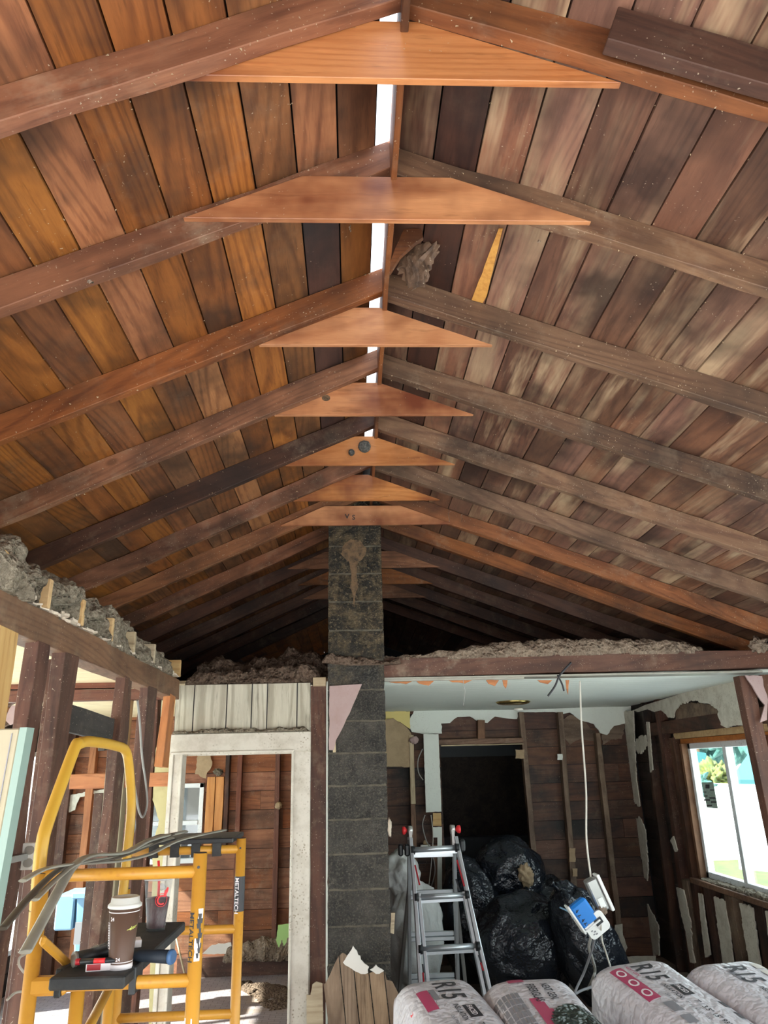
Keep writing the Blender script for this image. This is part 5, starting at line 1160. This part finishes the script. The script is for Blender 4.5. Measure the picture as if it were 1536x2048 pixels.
# guard hoop
hp = [XP(x, y, -0.885) for x, y in ((68, 1870), (78, 1745), (84, 1690), (97, 1640), (148, 1500), (158, 1488), (175, 1483), (205, 1486), (233, 1492), (250, 1500), (257, 1525), (262, 1590), (261, 1640), (252, 1730), (245, 1792))]
out = []
for i in range(len(hp) - 1):
    a, b, c_, d_ = hp[max(i - 1, 0)], hp[i], hp[i + 1], hp[min(i + 2, len(hp) - 1)]
    for j in range(5):
        t = j / 5; out.append(0.5 * ((2 * b) + (c_ - a) * t + (2 * a - 5 * b + 4 * c_ - d_) * t * t + (3 * b - a - 3 * c_ + d_) * t ** 3))
out.append(hp[-1]); m = MB(); m.tube(out, TR + .0015, 18); m.build('guard_hoop', 'yellow_light', root)
m = MB(); p = hp[-1]; m.tube([p + Vector((0, 0, .005)), p + Vector((0, 0, -.07))], TR * .8, 14); m.build('hoop_tip', 'zinc', root)
for (px, py) in ((73, 1820), (60, 1905)):
    p = XP(px, py, -.885); m = MB(); m.tube([p + Vector((0, 0, .002)), p - Vector((0, 0, .002))], TR + .005, 16); m.build('collar', 'rust_patch', root)
# side members: brackets, lower side rail with post sleeves
m = MB(); m.beam(ZP(84, 1880, 1.52), ZP(138, 1930, 1.42), .016, .024, up=(0, -.3, 1)); m.build('side_brace', 'yellow_paint', root, bevel=.006)
m = MB(); m.beam((xa, NY, 1.385), (xa + .10, NY, 1.385), .035, .045); m.build('rung_sleeve', 'yellow_paint', root, bevel=.008)
zq = YP(155, 1965, NY + .02).z
xm = YP(155, 1990, NY + .03).x
m = MB(); m.tube([(xm, NY + .03, 1.37), (xm, NY + .03, .3)], TR + .002, 14); m.build('inner_post', 'yellow_paint', root)
xn = YP(218, 2000, FY - .35).x
m = MB(); m.tube([(xn, FY - .35, 1.37), (xn, FY - .35, .3)], TR, 14); m.build('inner_post', 'yellow_paint', root)
m = MB(); m.tube([(xm, NY + .03, 1.20), (xn, FY - .35, 1.225)], TR * .9, 12); m.build('side_rail', 'yellow_paint', root)
m = MB(); m.tube([(xm, NY + .03, .5), (xn, FY - .35, .5)], TR * .9, 12); m.build('side_rail', 'yellow_paint', root)
# platform
pz = 1.425
root2 = thing('scaffold_platform', 'narrow black plank platform hooked on the yellow scaffold rungs', 'platform', (-.7, 2.6, pz - .03))
P = [ZP(250, 1952, pz), ZP(371, 1843, pz), ZP(268, 1845, pz), ZP(98, 1956, pz)]
m = MB(); m.prism([Vector((p.x, p.y, pz - .03)) for p in P], (0, 0, 1), .03); m.build('deck', 'black_matte', root2, bevel=.004)
for p in (P[0], P[3]):
    m = MB(); m.box((p.x - .012, NY - .025, 1.36), (p.x + .006, NY + .05, 1.428)); m.build('hook', 'black_plastic', root2, bevel=.003)
m = MB(); a = ZP(222, 1692, 1.642); x0_, x1_ = YP(287, 1680, FY).x, YP(470, 1680, FY).x
m.box((x0_, FY - .05, 1.642), (x1_, FY + .26, 1.662)); root3 = thing('tray', 'black tray lying on the top rung of the far scaffold frame', 'tray', ((x0_ + x1_) / 2, FY, 1.64)); m.build('tray_deck', 'black_plastic', root3, bevel=.004)
for k in range(4):
    xx = x0_ + .03 + k * .085; m = MB(); m.box((xx, FY - .022, 1.592), (xx + .035, FY + .0, 1.662)); m.build('clip', 'black_matte', root3)
# brand bands on posts
def around(x, Y, r, z0, ang0):   # vertical lettering on a round post
    def f(u, v): a = ang0 + v / r; return (x + r * sin(a), Y - r * cos(a), z0 - u)
    return f
def band(x, Y, z0, z1, mat, full=True):
    m = MB(); m.tube([(x, Y, z0), (x, Y, z1)], TR + .0042, 18, caps=False); m.build('label_band', mat, root)
band(fxb, FY, YP(474, 1822, FY).z, YP(478, 1752, FY).z, 'ink')
text_obj('lettering', 'METALTECH', .023, 'print_light', around(fxb, FY, TR + .0055, YP(478, 1754, FY).z, -.75), root, 1.02)
zb = YP(398, 1825, NY).z; m = MB()
rr = random.Random(9)
for j in range(9):
    a0 = .25 + rr.uniform(-.1, .25); z_ = zb - j * .012; w_ = rr.uniform(.3, .9)
    r_ = TR + .0045
    m.prism([Vector((xb + r_ * sin(a0), NY - r_ * cos(a0), z_)), Vector((xb + r_ * sin(a0 + w_), NY - r_ * cos(a0 + w_), z_)), Vector((xb + r_ * sin(a0 + w_ * .9), NY - r_ * cos(a0 + w_ * .9), z_ - .012)), Vector((xb + r_ * sin(a0 + .1), NY - r_ * cos(a0 + .1), z_ - .012))], (.3, -1, 0), .0008)
m.build('torn_label', 'ink', root)
m = MB()
for (za, zc_, a0, w_) in ((zb + .012, zb - .012, .3, .7), (zb - .06, zb - .115, .0, .75), (1.30, 1.22, -1, 1.2)):
    r_ = TR + .0043; m.prism(jag([Vector((xb + r_ * sin(a0), NY - r_ * cos(a0), za)), Vector((xb + r_ * sin(a0 + w_), NY - r_ * cos(a0 + w_), za)), Vector((xb + r_ * sin(a0 + w_), NY - r_ * cos(a0 + w_), zc_)), Vector((xb + r_ * sin(a0), NY - r_ * cos(a0), zc_))], .002, .01, int(za * 100)), (.3, -1, 0), .0008)
m.build('worn_patch', 'clean_white', root)
text_obj('lettering', 'METALTECH', .022, 'ink', around(xb, NY, TR + .0045, zb + .004, -.95), root, 1.0)

# grey metal trims draped over the scaffold
def trim(pts, r, mat, lab):
    P = [YP(x, y, Y) for x, y, Y in pts]; cable('metal_trim', P, r, mat, lab, 'trim strip', 8, flat=.35)
trim(((5, 1858, 1.95), (60, 1793, 2.08), (110, 1745, 2.25), (150, 1728, 2.35), (230, 1716, 2.6), (300, 1690, 2.95), (345, 1668, 3.15)), .012, 'trim_dark', 'darkest grey trim strip, ending at far left on the yellow rung')
trim(((50, 1905, 1.98), (80, 1850, 2.08), (120, 1775, 2.22), (145, 1735, 2.32), (180, 1712, 2.45), (250, 1705, 2.7), (300, 1680, 2.95), (370, 1663, 3.3)), .015, 'trim_metal', 'broad grey trim strip drooping steeply over the near rung')
trim(((45, 1762, 2.1), (90, 1738, 2.2), (150, 1728, 2.35), (240, 1722, 2.65), (300, 1708, 2.9), (360, 1680, 3.15), (450, 1660, 3.45)), .012, 'trim_metal', 'pale long trim strip reaching over the black tray')
trim(((70, 1800, 2.06), (120, 1752, 2.24), (160, 1726, 2.36), (240, 1712, 2.65), (290, 1692, 2.9), (345, 1676, 3.2)), .010, 'trim_metal', 'narrow grey trim strip between the dark and broad ones')

# things on the platform
def onp(x, y): return ZP(x, y, pz)
c = onp(240, 1936); c.z = pz
root = thing('coffee_cup', 'tall brown paper coffee cup with white lid', 'cup', c)
H = .150; r0, r1 = .030, .041
m = MB(); m.lathe(c, [(r0, .0), (r0, .005), (r1, H)], 40); m.build('cup_body', 'cup_brown', root)
m = MB(); m.lathe(c, [(r0 + .0015, .0), (r0 + .0018, .012), (r0 + .0008, .013)], 40); m.build('cup_base', 'print_light', root)
m = MB()
for z_ in (.018, H - .012): rz = r0 + (r1 - r0) * z_ / H; m.lathe(c, [(rz + .0006, z_ - .001), (rz + .0008, z_ + .001)], 40)
m.build('stripe', 'print_light', root)
m = MB(); m.lathe(c, [(r1 + .001, H - .004), (r1 + .004, H - .002), (r1 + .004, H + .004), (r1 + .001, H + .007), (r1 - .002, H + .009), (r1 - .004, H + .022), (r1 - .008, H + .024), (r1 - .010, H + .020), (.01, H + .019)], 40); m.build('lid', 'cup_lid', root)
def cupwrap(c, ang, z0, r0, r1, H, tilt=0.0, vert=False, off=.0012):
    def f(u, v):
        if vert: u, v = -v, u
        u, v = u * cos(tilt) - v * sin(tilt), u * sin(tilt) + v * cos(tilt)
        z = z0 + v; r = r0 + (r1 - r0) * z / H + off; a = ang + u / r
        return (c.x + r * sin(a), c.y - r * cos(a), c.z + z)
    return f
text_obj('lettering', '24', .013, 'print_light', cupwrap(c, -.72, H - .032, r0, r1, H), root)
text_obj('lettering', '24', .012, 'print_light', cupwrap(c, -.15, .022, r0, r1, H), root)
text_obj('lettering', '~eleu~', .012, 'gold_ink', cupwrap(c, .55, .092, r0, r1, H, .25), root)
m = MB(); fr_ = cupwrap(c, -1.15, .05, r0, r1, H)
for (ua, ub, va, vb) in ((0, .013, 0, .001), (0, .013, .062, .063), (0, .001, 0, .063), (.012, .013, 0, .063)):
    m.prism([Vector(fr_(ua, va)), Vector(fr_(ub, va)), Vector(fr_(ub, vb)), Vector(fr_(ua, vb))], (-.7, -.7, 0), .0006)
for j in range(9): m.prism([Vector(fr_(.003, .006 + j * .006)), Vector(fr_(.009, .007 + j * .006)), Vector(fr_(.008, .010 + j * .006)), Vector(fr_(.003, .009 + j * .006))], (-.7, -.7, 0), .0006)
m.build('printed_badge', 'print_light', root)
# iced drink
c = onp(311, 1860); c.z = pz; H2 = .155; q0, q1 = .030, .047
root = thing('iced_drink_cup', 'clear cold drink cup with dark cola and a red straw', 'cup', c)
m = MB(); m.lathe(c, [(q0 - .002, .008), (q0 - .001, .01), (q0 + (q1 - q0) * .62 - .002, H2 * .62), (.01, H2 * .64)], 36); m.build('cola', 'cola', root)
m = MB(); m.lathe(c, [(q0, 0), (q0 + .002, .02), (q0 + .002, .03), (q1 - .003, H2 - .02), (q1, H2)], 40); m.build('cup_body', 'clear_cup', root)
m = MB(); m.lathe(c, [(q1, H2 - .003), (q1 + .004, H2 - .001), (q1 + .004, H2 + .005), (q1 - .003, H2 + .009), (.01, H2 + .008)], 40); m.build('lid', 'clear_lid', root)
m = MB()
for k in range(12): a = k * 2.4; m.blob(c + Vector((cos(a) * .022, sin(a) * .022, H2 * .66 + .012 * (k % 3))), (.012, .012, .011), .2, 2, k, 2)
m.build('ice', 'clear_lid', root)
m = MB(); m.tube([c + Vector((.004, 0, .03)), c + Vector((0, 0, H2 + .01)), c + Vector((-.006, 0, H2 + .055))], .0042, 10); m.build('straw', 'red_plastic', root)
def arc(f, cx_, cy_, r, a0, a1, w, n=18, mat='red_plastic', nm='logo'):
    m = MB(); pl = [Vector(f(cx_ + (r + w / 2) * cos(a0 + (a1 - a0) * j / n), cy_ + (r + w / 2) * sin(a0 + (a1 - a0) * j / n))) for j in range(n + 1)]
    pr = [Vector(f(cx_ + (r - w / 2) * cos(a0 + (a1 - a0) * j / n), cy_ + (r - w / 2) * sin(a0 + (a1 - a0) * j / n))) for j in range(n + 1)]
    for j in range(n): m.prism([pl[j], pl[j + 1], pr[j + 1], pr[j]], (.3, -1, 0), .0005)
    return m.build(nm, mat, root)
f = cupwrap(c, .55, .098, q0, q1, H2, 0, off=.0015)
arc(f, 0, -.004, .020, 0, 2 * pi, .002); arc(f, 0, -.004, .013, .9, 5.4, .005); 
m = MB(); m.prism([Vector(f(u, v)) for u, v in ((.004, .006), (.008, .022), (.018, .034), (.023, .031), (.022, .020), (.012, .004))], (.4, -1, 0), .0006); m.build('logo', 'red_plastic', root)
# blade boxes, knife, hammer handle, lighter
def smallbox(px, py, w, d, h, rz, mats, name, lab, cat, z=pz, extra=None):
    c = ZP(px, py, z); c.z = z; root = thing(name, lab, cat, c)
    m = MB(); q = Matrix.Rotation(rz, 3, 'Z')
    m.hexa([c + q @ Vector((x_, y_, z_)) for z_ in (0, h) for x_, y_ in ((-w / 2, -d / 2), (w / 2, -d / 2), (w / 2, d / 2), (-w / 2, d / 2))]); m.build('carton', mats[0], root, bevel=.001)
    m = MB(); m.hexa([c + q @ Vector((x_, y_, z_)) for z_ in (.003, h - .003) for x_, y_ in ((-w / 2 + .003, -d / 2 - .0008), (-w * .05, -d / 2 - .0008), (-w * .05, -d / 2), (-w / 2 + .003, -d / 2))]); m.build('printed_panel', mats[1], root)
    if len(mats) > 2:
        m = MB()
        for j in range(5): m.hexa([c + q @ Vector((w / 2 + x_, -d * .35 + j * d * .17 + y_, z_)) for z_ in (.004, h - .004) for x_, y_ in ((0, 0), (.0008, 0), (.0008, d * .09), (0, d * .09))])
        m.build('barcode', mats[2], root)
    return root
smallbox(207, 1938, .084, .045, .020, .12, ('print_light', 'red_dark', 'ink'), 'blade_box', 'small white and red carton in front of the coffee cup', 'box')
smallbox(262, 1893, .055, .05, .020, .35, ('print_light', 'ink_grey', 'ink'), 'blade_box', 'small white carton right behind the coffee cup', 'box')
c = ZP(196, 1922, pz + .024); root = thing('utility_knife', 'black and red utility knife lying on the front carton', 'knife', c)
m = MB(); m.tube([c + Vector((-.045, .0, 0)), c + Vector((.045, .005, 0))], .010, 12, flat=.7); m.build('handle', 'black_plastic', root)
m = MB(); m.tube([c + Vector((-.008, -.007, .002)), c + Vector((.02, -.006, .002))], .008, 12, flat=.8); m.build('grip_inset', 'red_plastic', root)
m = MB(); m.tube([c + Vector((-.058, .0, 0)), c + Vector((-.046, 0, 0))], .008, 10); m.build('nose', 'red_dark', root)
c = ZP(178, 1914, pz + .02); root = thing('flashlight', 'dark round ended tool lying left of the coffee cup', 'tool', c)
m = MB(); m.tube([c + Vector((-.03, -.02, 0)), c + Vector((.03, .03, .005)), c + Vector((.08, .10, .01))], [.018, .016, .014], 16); m.build('tool_body', 'black_plastic', root)
m = MB(); m.tube([c + Vector((-.034, -.0235, 0)), c + Vector((-.028, -.0185, 0))], .0195, 16); m.build('end_cap', 'metal_grey', root)
m = MB(); m.tube([c + Vector((.01, .0, .02)), c + Vector((.06, .05, .022))], .013, 10, flat=.5); m.build('clear_case', 'clear_cup', root)
m = MB(); m.prism([c + Vector((.0, .05, .0)), c + Vector((.05, .06, 0)), c + Vector((.065, .06, .05))], (0, 1, 0), .003); m.build('blade', 'black_plastic', root)
a, b = ZP(262, 1910, pz + .018), ZP(346, 1914, pz + .018)
root = thing('hammer', 'hammer with navy rubber grip pointing right off the platform', 'hammer', ((a + b) / 2))
u = (b - a).normalized()
m = MB(); m.tube([a - u * .02, a + u * .03, a + u * .06, b - u * .01], [.012, .015, .016, .017], 18); m.build('grip', 'navy_grip', root)
m = MB(); m.tube([b - u * .01, b - u * .004, b + u * .002], [.0185, .0195, .016], 20); m.build('end_cap', 'blue_cap', root)
m = MB(); m.tube([a - u * .13, a - u * .02], .008, 10); m.build('shaft', 'metal_grey', root)
hd = a - u * .13; m = MB(); m.tube([hd + Vector((0, .05, 0)), hd + Vector((0, .0, 0)), hd + Vector((0, -.04, 0))], [.010, .012, .013], 12); m.build('head', 'metal_grey', root)
m = MB(); c = onp(334, 1853)
for k in range(12): m.blob(Vector((c.x + random.uniform(-.03, .04), c.y + random.uniform(-.05, .05), pz + .001)), (.004, .003, .0015), .5, 2, k, 2)
tag(m.build('spilled_drops', 'clean_white'), 'white dried drops beside the iced drink cup', 'drops', kind='stuff')

# grey cable coil on the left wall, outlet, bin
cable('cable', [XP(x, y, -1.13) for x, y in ((275, 1400), (280, 1450), (284, 1510), (292, 1570), (294, 1610), (286, 1634), (278, 1622), (272, 1590), (268, 1570), (262, 1572), (262, 1600), (270, 1650), (262, 1680), (256, 1730))], .006, 'cable_grey', 'grey cable hanging in a long loop on the left wall studs')
cable('cable', [XP(x, y, -1.13) for x, y in ((52, 1908), (40, 1915), (38, 1930), (48, 1945))], .004, 'cable_white', 'small pale wire loop beside the near scaffold post')
cable('cable', [XP(x, y, -1.13) for x, y in ((14, 2000), (30, 1986), (44, 1983))], .004, 'cable_white', 'thin pale wire low at the left edge')
c = YP(62, 1712, 5.25) ; c = XP(61, 1712, -1.13); root = thing('outlet_box', 'white double outlet plate between the left studs', 'outlet', c)
m = MB(); rbox(m, c, (1, 0, 0), (0, 0, 1), .055, .085, .03, rr_=.1); m.build('plate', 'outlet_white', root)
m = MB(); m.beam(c + Vector((-.01, .01, 0)), Vector((XW - .04, 2.50, c.z)), .02, .02); m.build('bracket', 'metal_grey', root)
for s_ in (-1, 1):
    m = MB(); rbox(m, c + Vector((0, -.0165, .02 * s_)), (1, 0, 0), (0, 0, 1), .032, .028, .003, rr_=.45); m.build('receptacle', 'cable_grey', root)
# light drywall/white boards edge by sliver
timber('wall_stud', (-1.42, 3.62, 0), (-1.40, 3.64, 2.3), .03, .03, 'orange_pine', label='thin orange stick standing beyond the left studs', cat='stud') if 0 else None
c = YP(158, 1780, 7.0); bx0, bx1 = YP(146, 1860, 6.9).x, YP(210, 1860, 6.9).x
root = thing('recycling_bin', 'tall light blue recycling bin full of scrap behind the left studs', 'bin', ((bx0 + bx1) / 2, 7.1, 0))
m = MB(); m.hexa([(bx0 + .03, 6.95, 0), (bx1 - .02, 6.95, 0), (bx1 - .02, 7.35, 0), (bx0 + .03, 7.35, 0), (bx0, 6.9, .98), (bx1, 6.9, .98), (bx1, 7.4, .98), (bx0, 7.4, .98)]); m.build('bin_body', 'bin_blue', root, bevel=.015)
m = MB(); m.box((bx0 - .03, 6.87, .95), (bx1 + .03, 7.42, 1.0)); m.build('rim', 'bin_blue', root, bevel=.01)
m = MB(); m.box((bx0 - .16, 6.9, .72), (bx0 - .01, 7.3, .98)); m.build('open_lid', 'bin_blue', root, bevel=.012)
m = MB(); m.box((bx0 + .02, 6.88, .62), (bx0 + .13, 6.895, .78)); m.build('label', 'ink_grey', root)
m = MB()
for k in range(10):
    p = Vector((random.uniform(bx0 + .05, bx1 - .02), 7.0 + random.uniform(0, .25), 1.0)); m.beam(p, p + Vector((random.uniform(-.12, .12), random.uniform(-.1, .1), random.uniform(.05, .16))), .07, .012)
tag(m.build('wood_scrap', 'new_pine'), 'pale wood scraps sticking out of the blue bin', 'scrap', kind='stuff')

# ================================================================== INSULATION BAGS
BL, BW, BH = 1.15, .40, .42
def bag_pt(u, v, L=BL, Wd=BW, H=BH, seed=0.0):
    """u along 0..1, v angle around; returns local point"""
    pass
def bag_surf(x, y, L, Wd, H, seed):
    """height of the upper skin at x (0..L), y"""
    s = (x / L) * 2 - 1; e = max(0.0, 1 - abs(s) ** 14) ** .36
    w = Wd / 2 * (.86 + .14 * e)
    t = min(.999, abs(y) / w); hh = H / 2 * e * (1 - t ** 5) ** (1 / 2.4)
    n_ = noise.noise(Vector((x * 4, y * 7, seed))) * .008
    return H / 2 + hh + n_ * e
def make_bag(L, Wd, H, seed):
    m = MB(); nu, nv = 70, 56; rows = []
    for i in range(nu + 1):
        s = -cos(pi * i / nu); x = (s + 1) / 2 * L
        e = max(0.0, 1 - abs(s) ** 14) ** .36; row = []
        w = Wd / 2 * (.86 + .14 * e)
        for j in range(nv):
            a = 2 * pi * j / nv; ca, sa = cos(a), sin(a); q_ = 2 / 4.2
            y = math.copysign(abs(ca) ** q_, ca) * w * max(.02, e ** .6); z = math.copysign(abs(sa) ** q_, sa) * H / 2 * e
            P = Vector((x, y, H / 2 + z))
            if z > 0 and abs(y) < w * .999:
                P.z = bag_surf(x, y, L, Wd, H, seed) if e > .3 else P.z
            nn = noise.noise(Vector((x * 6, a * 3, seed + 5))) * .006 + (noise.noise(Vector((x * 3, a * 9, seed)))) * .006 * (1 if abs(s) > .75 else .3)
            P += Vector((0, ca, sa * .3)) * nn
            row.append(m.b.verts.new(P))
        rows.append(row)
    fs = [m.b.faces.new((A[k], A[(k + 1) % nv], B[(k + 1) % nv], B[k])) for A, B in zip(rows, rows[1:]) for k in range(nv)]
    fs += [m.b.faces.new(rows[0][::-1]), m.b.faces.new(rows[-1])]
    for f in fs: f.smooth = True
    return m
def bagroot(name, lab, loc, rz, rx=0.0, ry=0.0):
    r = bpy.data.objects.new(name, None); COL.objects.link(r); r.location = loc; r.rotation_euler = (rx, ry, rz); r['loc_parts'] = True
    return tag(r, lab, 'insulation bag', 'insulation bags stacked at the bottom right')
def surf(seed, off=.0025, x0=0, y0=0, Wd=BW, L=BL, H=BH): return lambda u, v: (x0 + u, y0 + v, bag_surf(x0 + u, y0 + v, L, Wd, H, seed) + off)
def patch(name, mat, x0, x1, y0, y1, seed, root, Wd=BW, off=.0022, poly=None, H=BH, L=BL):
    m = MB(); nx = max(2, int((x1 - x0) / .012)); ny = max(2, int((y1 - y0) / .012))
    g = [[m.b.verts.new((x0 + (x1 - x0) * i / nx, y0 + (y1 - y0) * j / ny, bag_surf(x0 + (x1 - x0) * i / nx, y0 + (y1 - y0) * j / ny, L, Wd, H, seed) + off)) for j in range(ny + 1)] for i in range(nx + 1)]
    for i in range(nx):
        for j in range(ny):
            if poly and not poly(x0 + (x1 - x0) * (i + .5) / nx, y0 + (y1 - y0) * (j + .5) / ny): continue
            f_ = m.b.faces.new((g[i][j], g[i + 1][j], g[i + 1][j + 1], g[i][j + 1])); f_.smooth = True
    for v in [v for v in m.b.verts if not v.link_faces]: m.b.verts.remove(v)
    return m.build(name, mat, root)
def r15_print(root, seed, yo=0.0, pink=True, Wd=BW, ghost=False, xo=0.0):
    T = lambda txt, size, x, y, mat='ink', sx_=1.0: text_obj('lettering', txt, size, mat, surf(seed, .003, x + xo, y + yo, Wd), root, sx_)
    T('R15', .15, .115, -.055, 'ink', .70)
    patch('printed_box', 'ink', .335 + xo, .435 + xo, .0 + yo, .055 + yo, seed, root, Wd); text_obj('lettering', 'FACED', .034, 'print_light', surf(seed, .004, .343 + xo, .015 + yo, Wd), root, .75)
    T('INSULATION', .034, .32, -.035, 'ink', .68); T('2x4 Walls', .024, .40, -.075, 'ink_grey', .8)
    T("7' / 3.5\" 15\" 93\" / 67.81", .034, .48, .01, 'ink', .95); T('7\' / 3.5" 15" 93"', .018, .48, -.03, 'ink_grey', 1.3)
    if pink:
        patch('printed_block', 'pink_print', .12, .42, -.155, -.095, seed, root, Wd)
        [text_obj('printed_ring', 'O', .055, 'print_light', surf(seed, .004, .14 + j * .095, -.145, Wd), root, 1.5) for j in range(3)]
        T('NEXT GEN', .024, .12, -.085, 'pink_print', .9)
        patch('printed_box', 'ink_grey', .46, .54, -.12, -.07, seed, root, Wd); patch('printed_box', 'ink_grey', .57, .63, -.12, -.07, seed, root, Wd)
    else:
        for (a, b, c_, d_) in ((.18, .27, -.075, -.05), (.60, .74, -.13, -.06)): patch('printed_box', 'ink_grey', a, b, c_, d_, seed, root, Wd)
        text_obj('lettering', 'O O', .06, 'print_light', surf(seed, .004, .615, -.12, Wd), root, .8)
bags = [
    (ZP(850, 1950, 1.0), -76, 1.1, 'insulation bag nearest the chimney, marked R15, with a folded near side', 0, .40),
    (ZP(1035, 1938, 1.02), -84, 2.3, 'insulation bag with a dark green glossy picture panel on top', 1, .44),
    (ZP(1230, 1908, 1.02), -76, 3.7, 'insulation bag marked R15 with a crimson pink print block', 2, .44),
    (ZP(1410, 1902, 1.03), -78, 5.2, 'rightmost insulation bag, marked R15, without any pink print', 3, .44)]
for (p, rz, seed, lab, kind, Wd) in bags:
    r = bagroot('insulation_bag', lab, Vector((p.x, p.y, .62)), R(rz), ry=R(10))
    m = make_bag(BL, Wd, BH, seed); m.build('bag_body', 'bag_plastic', r)
    if kind == 0:
        r15_print(r, seed, .02, False, Wd); patch('printed_block', 'pink_print', .18, .34, -.13, -.08, seed, r, Wd)
        patch('printed_patch', 'red_plastic', .22, .27, -.185, -.17, seed, r, Wd)
    elif kind == 1:
        text_obj('lettering', 'FIBERGLAS', .052, 'ink', surf(seed, .003, .14, -.035, Wd), r, .62); text_obj('lettering', 'NEXT GEN', .048, 'ink', surf(seed, .003, .14, .03, Wd), r, .62)
        patch('printed_block', 'pink_print', .04, .11, -.10, -.03, seed, r, Wd, poly=lambda x, y: (x - .04) + (y + .10) * .6 > .03)
        patch('printed_block', 'pink_print', .26, .48, -.06, .02, seed, r, Wd, poly=lambda x, y: abs(y + .05 - (x - .36) * .2) < .05)
        patch('photo_panel', 'photo_print', .34, .95, -.07, .20, seed, r, Wd, off=.0045, poly=lambda x, y: ((x - .64) / .30) ** 2 + ((y - .075) / .135) ** 2 < 1)
        for a in range(6):
            for b in range(7): patch('printed_table', 'ink_grey', .20 + b * .05, .243 + b * .05, -.20 + a * .019, -.186 + a * .019, seed, r, Wd) if a % 1 == 0 and a < 6 else None
    elif kind == 2: r15_print(r, seed, .01, True, Wd)
    else:
        r15_print(r, seed, -.01, False, Wd, xo=.02)
        for a in range(5):
            patch('faded_print', 'cable_white', .12 + a * .07, .175 + a * .07, .09, .15, seed, r, Wd)
    if kind in (2, 3):
        for a in range(3): patch('printed_mark', 'ink', .50 + a * .09, .55 + a * .09, .125, .15, seed, r, Wd)
# lower layers carry the visible ones
for i, (p, rz, seed, lab, kind, Wd) in enumerate(bags):
    r = bagroot('insulation_bag', 'unseen lower insulation bag carrying the ' + ['first', 'second', 'third', 'fourth'][i] + ' printed bag from the chimney', Vector((p.x - .06, p.y - .02, .24)), R(rz + 1), ry=R(10))
    m = make_bag(BL, Wd, .36, seed + 9); m.build('bag_body', 'bag_plastic', r)

# ================================================================== OUTSIDE
def gp(x, y, z=-.5): return ZP(x, y, z)
GZ = -1.0
def upright(name, px, D, mat, th, parent=None, foot=GZ):
    P = [YP(x, y, D) for x, y in px]
    pl = [Vector((P[0].x, D, foot)), Vector((P[-1].x, D, foot))] + P[::-1]
    m = MB(); m.prism(pl, (0, 1, 0), th); return m.build(name, mat, parent)
tag(upright('garden_fence', [(1372, 1594), (1478, 1597)], 24, 'stucco', .1), 'white sunlit board fence beyond the grass outside', 'fence')
root = thing('neighbour_garage', 'pale low garage with teal roof outside the right window', 'building', YP(1560, 1600, 28))
upright('wall', [(1474, 1569), (1680, 1572)], 28, 'stucco', 5, root)
e1, e2, r1_, r2_ = YP(1462, 1568, 27.6), YP(1700, 1570, 27.6), YP(1512, 1494, 32), YP(1720, 1470, 32)
m = MB(); m.prism([e1, e2, r2_, r1_], (0, 0, 1), .15); m.build('roof', 'teal_roof', root)
tag(upright('neighbour_house', [(1376, 1500), (1412, 1506)], 34, 'teal_wall', 1.2), 'narrow teal house wall seen through the left pane', 'building')
for k, (px, py, Y, r, mt, lab) in enumerate(((1436, 1545, 31, 1.6, 'leaf_yellow', 'yellow green tree beyond the white fence'), (1390, 1480, 42, 3.4, 'leaf_green', 'blue green tree filling the upper left pane'), (1512, 1470, 40, 3.6, 'leaf_green', 'blue green tree above the garage roof'), (1382, 1575, 26, 1.1, 'leaf_green', 'low shrub at the left end of the white fence'), (1455, 1475, 46, 4.2, 'leaf_green', 'distant tree behind the window mullion'))):
    c = YP(px, py, Y); root = thing('tree', lab, 'tree', (c.x, c.y, -1), group='trees outside the window')
    m = MB()
    for j in range(9): m.blob(c + Vector((random.uniform(-r, r) * .5, random.uniform(-r, r) * .4, random.uniform(-r, r) * .4)), (r * .5, r * .5, r * .4), .6, 4, j + k, 5)
    m.build('foliage', mt, root)
    m = MB(); m.tube([(c.x, c.y, -1), c], [.3, .15], 8); m.build('trunk', 'bark', root)
